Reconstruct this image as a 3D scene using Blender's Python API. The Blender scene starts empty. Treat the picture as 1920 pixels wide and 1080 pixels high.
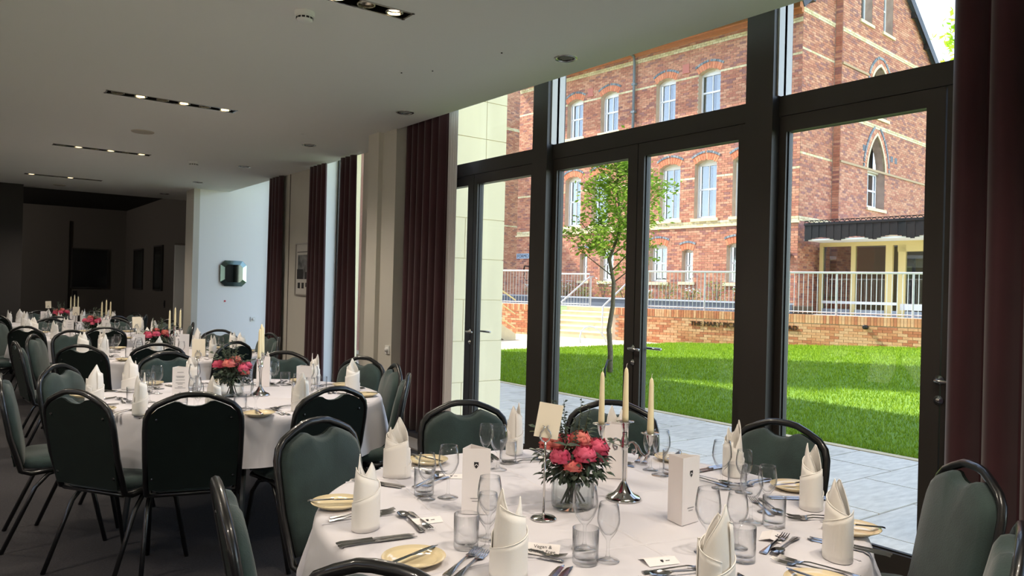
import bpy, bmesh, math, random
from math import sin, cos, pi, radians, atan2, hypot, sqrt
from mathutils import Vector, Matrix
random.seed(7)
S = bpy.context.scene
COL = S.collection

# ------------------------------------------------------------------ camera
def setup_camera():
    yaw, pitch, roll = .64507, .002787, .02523
    F = Vector((sin(yaw)*cos(pitch), cos(yaw)*cos(pitch), sin(pitch)))
    R0 = Vector((cos(yaw), -sin(yaw), 0)); U0 = R0.cross(F)
    R = R0*cos(roll) + U0*sin(roll); U = U0*cos(roll) - R0*sin(roll)
    cd = bpy.data.cameras.new('camera'); cd.sensor_width = 36; cd.lens = 1433.4*36/1920
    cd.clip_start = .05; cd.clip_end = 400
    co = bpy.data.objects.new('camera', cd); COL.objects.link(co)
    m = Matrix((R, U, -F)).transposed().to_4x4(); m.translation = Vector((0, 0, 1.44))
    co.matrix_world = m
    S.camera = co
setup_camera()

# ------------------------------------------------------------------ world, sun, exposure
SUN_DIR = Vector((-.50, .866, 1.15)).normalized()      # towards the sun
W = bpy.data.worlds.new('sky'); S.world = W; W.use_nodes = True
nt = W.node_tree; nt.nodes.clear()
sky = nt.nodes.new('ShaderNodeTexSky'); sky.sky_type = 'NISHITA'; sky.sun_disc = False
sky.sun_elevation = math.asin(SUN_DIR.z); sky.sun_rotation = atan2(SUN_DIR.x, SUN_DIR.y)
sky.air_density = .75; sky.dust_density = 0; sky.ozone_density = 1.2
bg = nt.nodes.new('ShaderNodeBackground'); bg.inputs[1].default_value = .42
wo = nt.nodes.new('ShaderNodeOutputWorld')
hs = nt.nodes.new('ShaderNodeHueSaturation'); hs.inputs['Saturation'].default_value = .66
nt.links.new(sky.outputs[0], hs.inputs['Color']); nt.links.new(hs.outputs[0], bg.inputs[0]); nt.links.new(bg.outputs[0], wo.inputs[0])
sd = bpy.data.lights.new('sun', 'SUN'); sd.energy = 4.5; sd.angle = radians(.6); sd.color = (1, .95, .86)
so = bpy.data.objects.new('sun', sd); COL.objects.link(so)
so.rotation_euler = (-SUN_DIR).to_track_quat('-Z', 'Y').to_euler(); so.location = (10, 20, 30)
S.view_settings.view_transform = 'Standard'; S.view_settings.look = 'None'
S.view_settings.gamma = 1; S.view_settings.use_curve_mapping = False
S.view_settings.exposure = 1.08
LAMP_W = 30.0                                          # each lit lamp of the ceiling troughs
cy = S.cycles
cy.use_denoising = True; cy.max_bounces = 7; cy.diffuse_bounces = 4; cy.glossy_bounces = 3
cy.transmission_bounces = 4; cy.transparent_max_bounces = 24; cy.sample_clamp_indirect = 6
cy.caustics_reflective = False; cy.caustics_refractive = False

# ------------------------------------------------------------------ materials
def srgb(r, g, b):
    f = lambda v: (v/255/12.92) if v <= 10 else ((v/255+.055)/1.055)**2.4
    return (f(r), f(g), f(b), 1)
MATS = {}
def mat(name, rgb, rough=.6, metal=0, var=0, vscale=8, bump=0, bscale=40, spec=None, sheen=0, stretch=None, rgb2=None, emit=0, coat=0):
    if name in MATS: return MATS[name]
    m = bpy.data.materials.new(name); m.use_nodes = True
    n = m.node_tree; b = n.nodes['Principled BSDF']; L = n.links
    c = srgb(*rgb); b.inputs['Base Color'].default_value = c
    b.inputs['Roughness'].default_value = rough; b.inputs['Metallic'].default_value = metal
    if spec is not None: b.inputs['Specular IOR Level'].default_value = spec
    if sheen: b.inputs['Sheen Weight'].default_value = sheen
    if coat: b.inputs['Coat Weight'].default_value = coat
    if var or bump or rgb2:
        tc = n.nodes.new('ShaderNodeTexCoord'); mp = n.nodes.new('ShaderNodeMapping')
        L.new(tc.outputs['Object'], mp.inputs[0])
        if stretch: mp.inputs['Scale'].default_value = stretch
    if var or rgb2:
        t = n.nodes.new('ShaderNodeTexNoise'); t.inputs['Scale'].default_value = vscale; t.inputs['Detail'].default_value = 5
        L.new(mp.outputs[0], t.inputs['Vector'])
        r = n.nodes.new('ShaderNodeValToRGB'); r.color_ramp.elements[0].position = .32; r.color_ramp.elements[1].position = .68
        if rgb2: r.color_ramp.elements[0].color = c; r.color_ramp.elements[1].color = srgb(*rgb2)
        else:
            r.color_ramp.elements[0].color = (c[0]*(1-var), c[1]*(1-var), c[2]*(1-var), 1)
            r.color_ramp.elements[1].color = (min(1, c[0]*(1+var)), min(1, c[1]*(1+var)), min(1, c[2]*(1+var)), 1)
        L.new(t.outputs['Fac'], r.inputs[0]); L.new(r.outputs[0], b.inputs['Base Color'])
    if bump:
        t2 = n.nodes.new('ShaderNodeTexNoise'); t2.inputs['Scale'].default_value = bscale; t2.inputs['Detail'].default_value = 4
        L.new(mp.outputs[0], t2.inputs['Vector'])
        bp = n.nodes.new('ShaderNodeBump'); bp.inputs['Strength'].default_value = bump; bp.inputs['Distance'].default_value = .01
        L.new(t2.outputs['Fac'], bp.inputs['Height']); L.new(bp.outputs[0], b.inputs['Normal'])
    if emit:
        b.inputs['Emission Color'].default_value = c; b.inputs['Emission Strength'].default_value = emit
    MATS[name] = m; return m
def glass_mat(name, tint, base=.04, scale=.9, power=4.0, rough=0.0, edge=None):
    """thin clear glass: transparent when seen square on, reflecting towards grazing angles"""
    m = bpy.data.materials.new(name); m.use_nodes = True; n = m.node_tree; n.nodes.clear(); L = n.links
    o = n.nodes.new('ShaderNodeOutputMaterial'); mx = n.nodes.new('ShaderNodeMixShader')
    tr = n.nodes.new('ShaderNodeBsdfTransparent'); tr.inputs[0].default_value = tint
    gl = n.nodes.new('ShaderNodeBsdfGlossy'); gl.inputs['Roughness'].default_value = rough
    lw = n.nodes.new('ShaderNodeLayerWeight'); lw.inputs[0].default_value = .5
    pw = n.nodes.new('ShaderNodeMath'); pw.operation = 'POWER'; pw.inputs[1].default_value = power
    ma = n.nodes.new('ShaderNodeMath'); ma.operation = 'MULTIPLY_ADD'; ma.inputs[1].default_value = scale; ma.inputs[2].default_value = base; ma.use_clamp = True
    if edge is not None:
        cr = n.nodes.new('ShaderNodeValToRGB'); cr.color_ramp.elements[0].position = .45; cr.color_ramp.elements[0].color = tint
        cr.color_ramp.elements[1].position = 1; cr.color_ramp.elements[1].color = edge
        L.new(lw.outputs['Facing'], cr.inputs[0]); L.new(cr.outputs[0], tr.inputs[0])
    L.new(lw.outputs['Facing'], pw.inputs[0]); L.new(pw.outputs[0], ma.inputs[0]); L.new(ma.outputs[0], mx.inputs[0])
    L.new(tr.outputs[0], mx.inputs[1]); L.new(gl.outputs[0], mx.inputs[2]); L.new(mx.outputs[0], o.inputs[0])
    MATS[name] = m; return m
M_glass = glass_mat('window_glass', (.97, .985, .98, 1), .02, .8, 5)
M_wine = glass_mat('drinking_glass', (.985, .988, .99, 1), .014, .9, 2.8, edge=(.50, .52, .54, 1))
M_vase = glass_mat('vase_glass', (.96, .975, .97, 1), .03, .9, 2.8, edge=(.45, .50, .49, 1))
def tint_mat(name, rough=.85, bump=.3):
    m = bpy.data.materials.new(name); m.use_nodes = True; n = m.node_tree; b = n.nodes['Principled BSDF']
    a = n.nodes.new('ShaderNodeAttribute'); a.attribute_name = 'tint'; b.inputs['Roughness'].default_value = rough
    t = n.nodes.new('ShaderNodeTexNoise'); t.inputs['Scale'].default_value = 14; t.inputs['Detail'].default_value = 6
    tc = n.nodes.new('ShaderNodeTexCoord'); n.links.new(tc.outputs['Object'], t.inputs['Vector'])
    mr = n.nodes.new('ShaderNodeMapRange'); mr.inputs[1].default_value = .3; mr.inputs[2].default_value = .7; mr.inputs[3].default_value = .78; mr.inputs[4].default_value = 1.15
    n.links.new(t.outputs['Fac'], mr.inputs[0])
    mx = n.nodes.new('ShaderNodeVectorMath'); mx.operation = 'SCALE'
    n.links.new(a.outputs['Color'], mx.inputs[0]); n.links.new(mr.outputs[0], mx.inputs['Scale'])
    n.links.new(mx.outputs[0], b.inputs['Base Color'])
    MATS[name] = m; return m
M_tint = tint_mat('brick_pieces')

M_ceil = mat('ceiling_paint', (240, 240, 236), .9)
M_wall = mat('wall_paint', (206, 202, 192), .85, var=.03, vscale=1.2)
M_wallw = mat('white_wall_paint', (246, 246, 246), .8)
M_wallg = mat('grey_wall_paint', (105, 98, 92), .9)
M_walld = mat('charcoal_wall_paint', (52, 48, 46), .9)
M_carpet = mat('carpet', (46, 42, 44), .95, rgb2=(26, 24, 26), vscale=90, bump=.6, bscale=300)
M_grille = mat('floor_grille', (150, 145, 140), .5, .4)
M_frame = mat('dark_aluminium', (58, 54, 50), .45, .2)
M_gasket = mat('black_gasket', (15, 15, 15), .5)
M_steel = mat('brushed_steel', (190, 188, 184), .25, 1)
M_silver = mat('polished_silver', (205, 203, 200), .1, 1)
M_cut = mat('cutlery_steel', (170, 168, 168), .16, 1)
M_curt = mat('maroon_velvet', (58, 17, 26), .8, sheen=.4, var=.15, vscale=3)
M_lining = mat('white_lining', (225, 222, 222), .8)
M_green = mat('green_velour', (30, 47, 45), .85, rgb2=(43, 62, 59), vscale=9, sheen=.22, bump=.15, bscale=200)
M_greenb = mat('green_back_fabric', (17, 25, 22), .95, var=.12, vscale=14, spec=.2)
M_black = mat('black_painted_steel', (16, 16, 17), .35, .2, coat=.4)
M_cloth = mat('white_linen', (210, 207, 212), .85, bump=.08, bscale=500)
M_nap = mat('napkin_linen', (238, 234, 228), .8, bump=.08, bscale=600, sheen=.2)
M_plate = mat('cream_china', (226, 208, 168), .12, coat=.5)
M_card = mat('white_card', (236, 230, 228), .6)
M_card2 = mat('ivory_card', (240, 228, 205), .6)
M_ink = mat('black_ink', (25, 22, 24), .6)
M_candle = mat('ivory_wax', (240, 226, 186), .45)
M_table = mat('table_board', (90, 70, 50), .6)
M_white = mat('white_paint', (235, 235, 232), .5)
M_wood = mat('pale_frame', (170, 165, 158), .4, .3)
M_darkbox = mat('lamp_housing', (34, 30, 28), .35, .5)
M_bulb = mat('lit_lamp', (255, 226, 170), .5, emit=7)
M_bulboff = mat('lamp_reflector', (200, 190, 170), .2, .8)
M_speaker = mat('speaker_grille', (190, 182, 170), .8)
M_screen = mat('dark_screen', (12, 12, 13), .2)
M_mirror = mat('smoked_mirror', (70, 76, 74), .06, 1)
M_bevelg = mat('bevelled_mirror_edge', (120, 140, 135), .1, .9)
M_pet = mat('peony_petal', (214, 62, 98), .7, rgb2=(234, 112, 138), vscale=30)
M_pet2 = mat('coral_petal', (224, 92, 96), .7, rgb2=(236, 146, 130), vscale=30)
M_leaf = mat('bouquet_leaf', (32, 46, 34), .6, rgb2=(56, 74, 54), vscale=30)
M_stem = mat('stem_green', (40, 52, 32), .7)
M_twig = mat('fine_twig', (96, 98, 70), .8)
# outdoors
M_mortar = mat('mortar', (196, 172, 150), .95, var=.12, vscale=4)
M_mortar2 = mat('shaded_side_mortar', (188, 160, 142), .95, var=.12, vscale=4)  # mortar copy with the shade of the gable side put into its colour
M_stone = mat('limestone', (248, 232, 192), .8, var=.07, vscale=2.2, stretch=(1, 1, .25), bump=.1, bscale=12)
M_stonet = mat('stone_dressing', (226, 206, 166), .8, var=.06, vscale=6)
M_sash = mat('sash_paint', (238, 238, 240), .5)
M_pane = glass_mat('sash_glass', (.80, .83, .85, 1), .10, .9, 3)
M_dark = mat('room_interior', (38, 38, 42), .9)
M_curtg = mat('pale_house_curtain', (190, 190, 188), .9, var=.2, vscale=12, stretch=(6, 6, .2))
M_iron = mat('black_ironwork', (28, 28, 30), .45, .3)
M_rail = mat('galvanised_rail', (205, 205, 205), .4, .3)
M_cream = mat('cream_joinery', (222, 200, 140), .6)
M_paver = mat('travertine', (212, 204, 186), .7, rgb2=(238, 230, 212), vscale=5, stretch=(1, 4, 1), bump=.15, bscale=30)
M_paver2 = mat('travertine_dark', (196, 188, 170), .7, rgb2=(230, 222, 204), vscale=5, stretch=(1, 4, 1), bump=.15, bscale=30)
M_path = mat('pale_paving', (204, 192, 164), .8, var=.05)
M_soil = mat('lawn_soil', (104, 136, 44), .95, rgb2=(126, 158, 54), vscale=6)
M_slate = mat('slate_planter', (92, 98, 108), .7, var=.1)
M_slatetop = mat('planter_coping', (160, 165, 172), .7)
M_bark = mat('young_bark', (112, 100, 82), .9, var=.25, vscale=20, bump=.4, bscale=40)
M_roof = mat('dark_slate_roof', (52, 54, 62), .7, var=.15)
M_drain = mat('grey_downpipe', (105, 112, 118), .6)
def leafmat(name, c1, c2, trans=.45):
    m = bpy.data.materials.new(name); m.use_nodes = True; n = m.node_tree; n.nodes.clear(); L = n.links
    o = n.nodes.new('ShaderNodeOutputMaterial'); mx = n.nodes.new('ShaderNodeMixShader'); mx.inputs[0].default_value = trans
    d = n.nodes.new('ShaderNodeBsdfDiffuse'); t = n.nodes.new('ShaderNodeBsdfTranslucent')
    g = n.nodes.new('ShaderNodeNewGeometry'); r = n.nodes.new('ShaderNodeValToRGB')
    r.color_ramp.elements[0].color = srgb(*c1); r.color_ramp.elements[1].color = srgb(*c2)
    L.new(g.outputs['Random Per Island'], r.inputs[0])
    for x in (d, t): L.new(r.outputs[0], x.inputs[0])
    L.new(d.outputs[0], mx.inputs[1]); L.new(t.outputs[0], mx.inputs[2]); L.new(mx.outputs[0], o.inputs[0])
    MATS[name] = m; return m
M_treeleaf = leafmat('tree_leaf', (124, 158, 52), (190, 214, 96), .5)
M_grass = leafmat('grass_blade', (112, 146, 36), (168, 192, 62), .3)
M_bushleaf = leafmat('bush_leaf', (90, 130, 50), (170, 180, 100), .4)
M_bigtree = leafmat('lime_leaf', (140, 180, 40), (210, 230, 80), .5)

# ------------------------------------------------------------------ mesh builder
class MB:
    def __init__(s): s.v = []; s.f = []; s.c = []
    def add(s, vs, fs, col=None):
        o = len(s.v); s.v.extend([tuple(v) for v in vs])
        for f in fs:
            s.f.append(tuple(i+o for i in f)); s.c.append(col)
        return s
    def box(s, x0, x1, y0, y1, z0, z1, col=None, M=None):
        vs = [Vector(p) for p in ((x0,y0,z0),(x1,y0,z0),(x1,y1,z0),(x0,y1,z0),(x0,y0,z1),(x1,y0,z1),(x1,y1,z1),(x0,y1,z1))]
        if M: vs = [M @ v for v in vs]
        return s.add(vs, [(3,2,1,0),(4,5,6,7),(0,1,5,4),(1,2,6,5),(2,3,7,6),(3,0,4,7)], col)
    def tube(s, pts, r, n=6, closed=False, caps=True, rot=0):
        P = [Vector(p) for p in pts]; k = len(P); rr = r if isinstance(r, (list, tuple)) else [r]*k
        up = None; rings = []
        for i in range(k):
            if closed: t = P[(i+1) % k]-P[i-1]
            else: t = P[min(i+1, k-1)]-P[max(i-1, 0)]
            t.normalize()
            if up is None:
                up = Vector((0, 0, 1)) if abs(t.z) < .9 else Vector((1, 0, 0))
            a = up - t*up.dot(t)
            if a.length < 1e-4: a = t.orthogonal()
            a.normalize(); b = t.cross(a); up = a
            rings.append([P[i]+(a*cos(rot+2*pi*j/n)+b*sin(rot+2*pi*j/n))*rr[i] for j in range(n)])
        vs = [v for rg in rings for v in rg]; fs = []
        for i in range(k if closed else k-1):
            i2 = (i+1) % k
            for j in range(n):
                j2 = (j+1) % n; fs.append((i*n+j, i*n+j2, i2*n+j2, i2*n+j))
        if caps and not closed:
            fs.append(tuple(range(n))[::-1]); fs.append(tuple((k-1)*n+j for j in range(n)))
        return s.add(vs, fs)
    def lathe(s, prof, n=20, o=(0, 0, 0), flute=0, fn=0):
        vs = []; fs = []; k = len(prof)
        for (r, z) in prof:
            for j in range(n):
                a = 2*pi*j/n; q = r*(1+(flute*cos(fn*a) if flute else 0))
                vs.append((o[0]+q*cos(a), o[1]+q*sin(a), o[2]+z))
        for i in range(k-1):
            for j in range(n):
                j2 = (j+1) % n; fs.append((i*n+j, i*n+j2, (i+1)*n+j2, (i+1)*n+j))
        return s.add(vs, fs)
    def disc(s, r, z, n=20, o=(0, 0), flip=False):
        vs = [(o[0]+r*cos(2*pi*j/n), o[1]+r*sin(2*pi*j/n), z) for j in range(n)]
        f = tuple(range(n)); return s.add(vs, [f[::-1] if flip else f])
    def prism(s, poly, a0, a1, fn, col=None):
        """poly of 2-D points swept between a0 and a1; fn(u,v,a)->xyz"""
        k = len(poly); vs = [fn(u, v, a0) for u, v in poly]+[fn(u, v, a1) for u, v in poly]
        fs = [tuple(range(k))[::-1], tuple(range(k, 2*k))]+[(i, (i+1) % k, k+(i+1) % k, k+i) for i in range(k)]
        return s.add(vs, fs, col)
    def strip(s, xs, th):
        """flat implement: xs = (x, y_centre, halfwidth, z)"""
        vs = []; fs = []
        for (x, yc, w, z) in xs:
            vs += [(x, yc-w, z), (x, yc, z+th), (x, yc+w, z), (x, yc, z-th*.3)]
        for i in range(len(xs)-1):
            for j in range(4): fs.append((i*4+j, i*4+(j+1) % 4, i*4+4+(j+1) % 4, i*4+4+j))
        fs += [(3, 2, 1, 0), tuple(len(xs)*4-4+j for j in range(4))]
        return s.add(vs, fs)
    def xf(s, M):
        s.v = [tuple(M @ Vector(v)) for v in s.v]; return s
    def mesh(s, name, m, smooth=False):
        me = bpy.data.meshes.new(name); me.from_pydata(s.v, [], s.f)
        if m: me.materials.append(m)
        if any(c is not None for c in s.c):
            at = me.color_attributes.new('tint', 'FLOAT_COLOR', 'CORNER'); data = []
            for p, c in zip(me.polygons, s.c):
                data.extend((c or (.5, .5, .5, 1))*p.loop_total)
            at.data.foreach_set('color', data)
        if smooth: me.polygons.foreach_set('use_smooth', [True]*len(me.polygons))
        me.update(); return me
    def build(s, name, m, parent=None, smooth=False, fixn=False, solid=0, kind=None):
        me = s.mesh(name, m, smooth)
        if fixn:
            b = bmesh.new(); b.from_mesh(me); bmesh.ops.recalc_face_normals(b, faces=b.faces); b.to_mesh(me); b.free()
        return link(name, me, parent, solid, kind)
def link(name, me, parent=None, solid=0, kind=None):
    o = bpy.data.objects.new(name, me); COL.objects.link(o)
    if parent is not None: o.parent = parent
    if solid:
        md = o.modifiers.new('s', 'SOLIDIFY'); md.thickness = solid; md.offset = 0
    if kind: o['kind'] = kind
    return o
def tag(o, label, cat, group=None):
    o['label'] = label; o['category'] = cat
    if group: o['group'] = group
    return o
def empty(name, loc=(0, 0, 0), rz=0):
    o = bpy.data.objects.new(name, None); COL.objects.link(o); o.location = loc; o.rotation_euler = (0, 0, rz)
    o.empty_display_size = .1; return o
def copy_tree(src, parent=None):
    c = src.copy(); COL.objects.link(c); c.parent = parent
    for ch in KIDS(src): copy_tree(ch, c)
    return c
_kids = {}
def KIDS(o):
    if o.name not in _kids: _kids[o.name] = [x for x in COL.objects if x.parent == o]
    return _kids[o.name]
def place(proto, x, y, z, rz, label, cat, group, first):
    o = proto if not first.get(proto.name) else copy_tree(proto)
    if o is proto: KIDS(proto)
    first[proto.name] = True
    o.location = (x, y, z); o.rotation_euler = (0, 0, rz)
    tag(o, label, cat, group); return o
USED = {}
def text(name, body, size, m, parent, M, depth=.0008):
    c = bpy.data.curves.new(name, 'FONT'); c.body = body; c.size = size; c.extrude = depth; c.align_x = 'CENTER'; c.align_y = 'CENTER'
    t_ = bpy.data.objects.new(name+'_t', c); me = bpy.data.meshes.new_from_object(t_); me.name = name
    bpy.data.objects.remove(t_); me.materials.clear(); me.materials.append(m)
    o = bpy.data.objects.new(name, me); COL.objects.link(o)
    if parent: o.parent = parent
    o.matrix_local = M; return o

# ================================================================== ROOM SHELL
CZ = 3.05
fl = MB().box(-4.2, 4.08, -8.0, 24, -.1, 0).build('floor', M_carpet, kind='structure')
MB().box(3.42, 3.66, -7.9, 6.7, .0, .012).build('trim_1', M_grille, kind='structure')['label'] = 'pale slatted heating grille set in the floor along the glazing'
SLOTS = [(1.12, 2.2, .60, .72), (1.12, 2.2, 3.96, 4.08), (1.12, 2.2, 7.26, 7.38), (1.08, 2.14, 10.58, 10.7), (1.05, 2.1, 13.9, 14.02),
         (-1.9, -.82, .60, .72), (-1.9, -.82, 3.96, 4.08), (-1.9, -.82, 7.26, 7.38), (-1.9, -.82, 10.58, 10.7), (1.12, 2.2, -2.7, -2.58), (-1.9, -.82, -2.7, -2.58)]
DOWN = [(3.44, 1.8), (3.44, 4.02), (3.41, 6.24), (3.39, 8.46), (3.36, 10.67), (3.33, 12.9), (3.31, 15.1)]
def ceiling():
    holes = list(SLOTS)+[(x-.055, x+.055, y-.055, y+.055) for x, y in DOWN]
    xs = sorted({-4.2, 3.72, 4.1}|{h[0] for h in holes}|{h[1] for h in holes})
    ys = sorted({-8.0, 7.3, 16.0}|{h[2] for h in holes}|{h[3] for h in holes})
    m = MB()
    for i in range(len(xs)-1):
        for j in range(len(ys)-1):
            cx, cyy = (xs[i]+xs[i+1])/2, (ys[j]+ys[j+1])/2
            if cx > 3.72 and cyy < 7.3: continue
            if any(h[0] < cx < h[1] and h[2] < cyy < h[3] for h in holes): continue
            m.add([(xs[i], ys[j], CZ), (xs[i+1], ys[j], CZ), (xs[i+1], ys[j+1], CZ), (xs[i], ys[j+1], CZ)], [(3, 2, 1, 0)])
    # downturned edges
    m.add([(3.72, -8, CZ), (3.72, 7.3, CZ), (3.72, 7.3, 3.45), (3.72, -8, 3.45)], [(0, 1, 2, 3)])
    m.add([(4.1, 7.3, CZ), (4.1, 16, CZ), (4.1, 16, 3.45), (4.1, 7.3, 3.45)], [(0, 1, 2, 3)])
    m.add([(-4.2, 16, CZ), (4.1, 16, CZ), (4.1, 16, 3.45), (-4.2, 16, 3.45)], [(3, 2, 1, 0)])
    return m.build('ceiling', M_ceil, kind='structure')
ceiling()
MB().box(-4.3, 4.2, -8.1, 24.1, 3.62, 12.0).build('ceiling_slab', M_wallg, kind='structure')  # unseen mass above the room, made tall to shade patio and lawn
MB().box(3.4, 4.2, -8.0, 7.4, 3.45, 3.62).build('ceiling_slab', M_wallw, kind='structure')
MB().box(3.4, 5.0, 7.4, 24, 3.45, 3.62).build('ceiling_slab', M_wallw, kind='structure')
lw = MB()
for y in (-8.1, -5.0, -1.9, 1.2, 4.3, 7.4): lw.box(-4.3, -4.2, y, y+.4, 0, 3.62)
lw.box(-4.3, -4.2, -8.1, 7.8, 2.95, 3.62); lw.box(-4.3, -4.2, 7.4, 24.1, 0, 3.62)
lw.build('wall_left', M_wall, kind='structure')
for i, y in enumerate((-7.7, -4.6, -1.5, 1.6, 4.7)):
    w = empty('window_%d' % (11+i)); w['kind'] = 'structure'; w['label'] = 'tall window on the inner side of the room'
    MB().box(-4.255, -4.245, y, y+2.7, 0, 2.95).build('pane', M_glass, w); f = MB(); f.box(-4.28, -4.22, y+1.32, y+1.38, 0, 2.95); f.box(-4.28, -4.22, y, y+2.7, 0, .08); f.build('frame', M_frame, w)
MB().box(-4.2, 4.08, -8.1, -8.0, 0, 3.62).build('wall_back', M_wall, kind='structure')
# walls on the window side beyond the glazed doors
wr = MB(); wr.box(3.70, 4.15, 6.93, 7.22, 0, 3.45)
wr.build('wall_right', M_wall, kind='structure')
MB().box(3.65, 4.15, 7.22, 7.46, 0, CZ).build('pillar', M_wall, kind='structure')
w2 = MB(); w2.box(4.1, 4.5, 7.46, 8.5, 0, 3.45); w2.box(4.1, 4.5, 9.98, 11.5, 0, 3.45)
w2.build('wall_right', M_wall, kind='structure')
# bright return wall of the last window bay, with its pier
MB().box(3.60, 4.95, 13.8, 14.35, 0, 3.45).build('wall_end', M_wallw, kind='structure')
MB().box(3.5, 3.6, 13.8, 14.3, 0, CZ).build('pillar', M_wall, kind='structure')
# dark lobby beyond
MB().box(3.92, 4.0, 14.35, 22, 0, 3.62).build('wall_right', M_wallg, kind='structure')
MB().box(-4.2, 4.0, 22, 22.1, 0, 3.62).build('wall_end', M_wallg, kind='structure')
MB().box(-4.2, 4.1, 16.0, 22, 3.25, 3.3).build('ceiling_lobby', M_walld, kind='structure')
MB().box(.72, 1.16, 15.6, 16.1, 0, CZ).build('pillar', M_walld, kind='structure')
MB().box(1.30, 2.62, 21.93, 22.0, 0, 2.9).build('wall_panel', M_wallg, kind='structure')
for nm, a in (('baseboard_right', (3.685, 3.70, 6.93, 7.22, 0, .12)), ('baseboard_right', (3.633, 3.65, 7.2, 7.46, 0, .12)),
              ('baseboard_right', (4.085, 4.1, 9.98, 11.5, 0, .12)), ('baseboard_end', (3.6, 4.9, 13.785, 13.8, 0, .12))):
    MB().box(*a).build(nm, M_white, kind='structure')
MB().box(4.093, 4.1, 10.88, 10.895, .12, CZ).build('trim_2', M_wallg, kind='structure')

# ================================================================== GLAZED DOOR SCREENS
def window(name, label, n=None):
    r = empty(name); r['kind'] = 'structure'; r['label'] = label; return r
PX0, PX1 = 3.93, 4.12
POSTS = [(-7.9, -7.7), (-5.77, -5.58), (-3.63, -3.44), (-1.49, -1.30), (.61, .80), (2.703, 2.893), (4.80, 4.99), (6.89, 7.00)]
for i, (a, b) in enumerate(POSTS):
    p = MB().box(PX0, PX1, a, b, 0, 3.45).build('mullion', M_frame, kind='structure')
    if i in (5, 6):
        MB().box(3.965, 4.10, a-.012, a, 2.635, 3.45).build('lit_reveal_strip', M_wood, p)  # pale board, its colour stands for daylight on the post's side
def leaf(root, y0, y1, near, far, handle_y, hside):
    """one door leaf between y0 (near) and y1 (far)"""
    x0, x1 = 4.0, 4.07
    g = .004
    for nm, a in (('stile', (y0+g, y0+near, .015, 2.512)), ('stile', (y1-far, y1-g, .015, 2.512)),
                  ('bottom_rail', (y0+near, y1-far, .015, .123)), ('top_rail', (y0+near, y1-far, 2.42, 2.512))):
        MB().box(x0, x1, *a).build(nm, M_frame, root)
    MB().box(4.042, 4.052, y0+near, y1-far, .123, 2.42).build('pane', M_glass, root)
    ga = MB()
    for yy in (y0+near, y1-far-.008): ga.box(4.02, 4.042, yy, yy+.008, .123, 2.42)
    ga.box(4.02, 4.042, y0+near, y1-far, .123, .131)
    ga.build('gasket', M_gasket, root)
    if handle_y is not None:
        h = MB()
        h.lathe([(0, 0), (.026, 0), (.026, .008), (.011, .012), (.009, .05)], 14)
        h.xf(Matrix.Translation((4.0, handle_y, 1.045)) @ Matrix.Rotation(-pi/2, 4, 'Y'))
        h.tube([(3.955, handle_y, 1.045), (3.945, handle_y+hside*.02, 1.045), (3.945, handle_y+hside*.11, 1.042)], .0095, 8)
        h.build('lever_handle', M_steel, root, smooth=True)
        k = MB().lathe([(0, 0), (.024, 0), (.024, .007), (.012, .009), (.012, .016), (0, .016)], 14)
        k.xf(Matrix.Translation((4.0, handle_y, .945)) @ Matrix.Rotation(-pi/2, 4, 'Y')).build('key_cylinder', M_steel, root, smooth=True)
        o = MB().tube([(4.07, handle_y, 1.045), (4.115, handle_y, 1.045), (4.118, handle_y-.02, 1.045), (4.118, handle_y-.16, 1.045)], .0095, 8)
        o.build('outer_handle', M_steel, root, smooth=True)
bays = [(4.99, 5.948, 6.89), (2.893, 3.851, 4.80), (.80, 1.753, 2.703), (-1.30, -.34, .61), (-3.44, -2.47, -1.49), (-5.58, -4.6, -3.63), (-7.7, -6.7, -5.77)]
DL = ['glazed double door beside the pale stone wing', 'glazed double door facing the young tree', 'glazed double door nearest the camera, facing the black canopy', 'glazed double door behind the near curtain', 'glazed double door behind the camera', 'second glazed double door behind the camera', 'third glazed double door behind the camera']
for i, (a, mid, b) in enumerate(bays):
    r = window('door_%d' % (i+1), DL[i])
    leaf(r, a, mid, .097, .061, None, 0)
    leaf(r, mid, b, .097, .05, mid+.005, -1)
    MB().box(3.995, 4.09, a, b, 2.515, 2.635).build('transom_bar', M_frame, r)
    MB().box(3.985, 4.09, a, b, 0, .014).build('threshold', M_steel, r)
    w = window('window_%d' % (i+1), 'clear fixed pane above the ' + DL[i])
    MB().box(4.042, 4.052, a, b, 2.635, 3.45).build('pane', M_glass, w)
    MB().box(4.02, 4.042, b-.012, b, 2.635, 3.45).build('frame', M_gasket, w)
# far windows
w = window('window_8', 'tall narrow window between the two far maroon curtains')
MB().box(4.44, 4.452, 8.5, 9.98, .05, 3.45).build('pane', M_glass, w)
f5 = MB(); f5.box(4.42, 4.48, 9.925, 9.98, 0, 3.45); f5.box(4.42, 4.48, 8.5, 8.56, 0, 3.45); f5.box(4.42, 4.48, 8.5, 9.98, 0, .06)
f5.build('frame', M_frame, w)
MB().box(4.1, 4.42, 9.965, 9.985, 0, 3.45).build('reveal', M_wallw, w)
w = window('window_9', 'tall window lighting the white return wall')
MB().box(4.90, 4.912, 11.5, 13.8, .05, 3.45).build('pane', M_glass, w)
f6 = MB(); f6.box(4.86, 4.95, 13.73, 13.8, 0, 3.45); f6.box(4.86, 4.95, 11.5, 11.56, 0, 3.45); f6.box(4.86, 4.95, 11.5, 13.8, 0, .06); f6.box(4.86, 4.95, 12.6, 12.66, 0, 3.45)
f6.build('frame', M_frame, w)
MB().box(4.5, 4.95, 11.42, 11.5, 0, 3.45).build('wall_right', M_wallw, kind='structure')
MB().box(4.0, 4.95, 11.5, 13.8, -.1, 0).build('floor', M_carpet, kind='structure')
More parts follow.
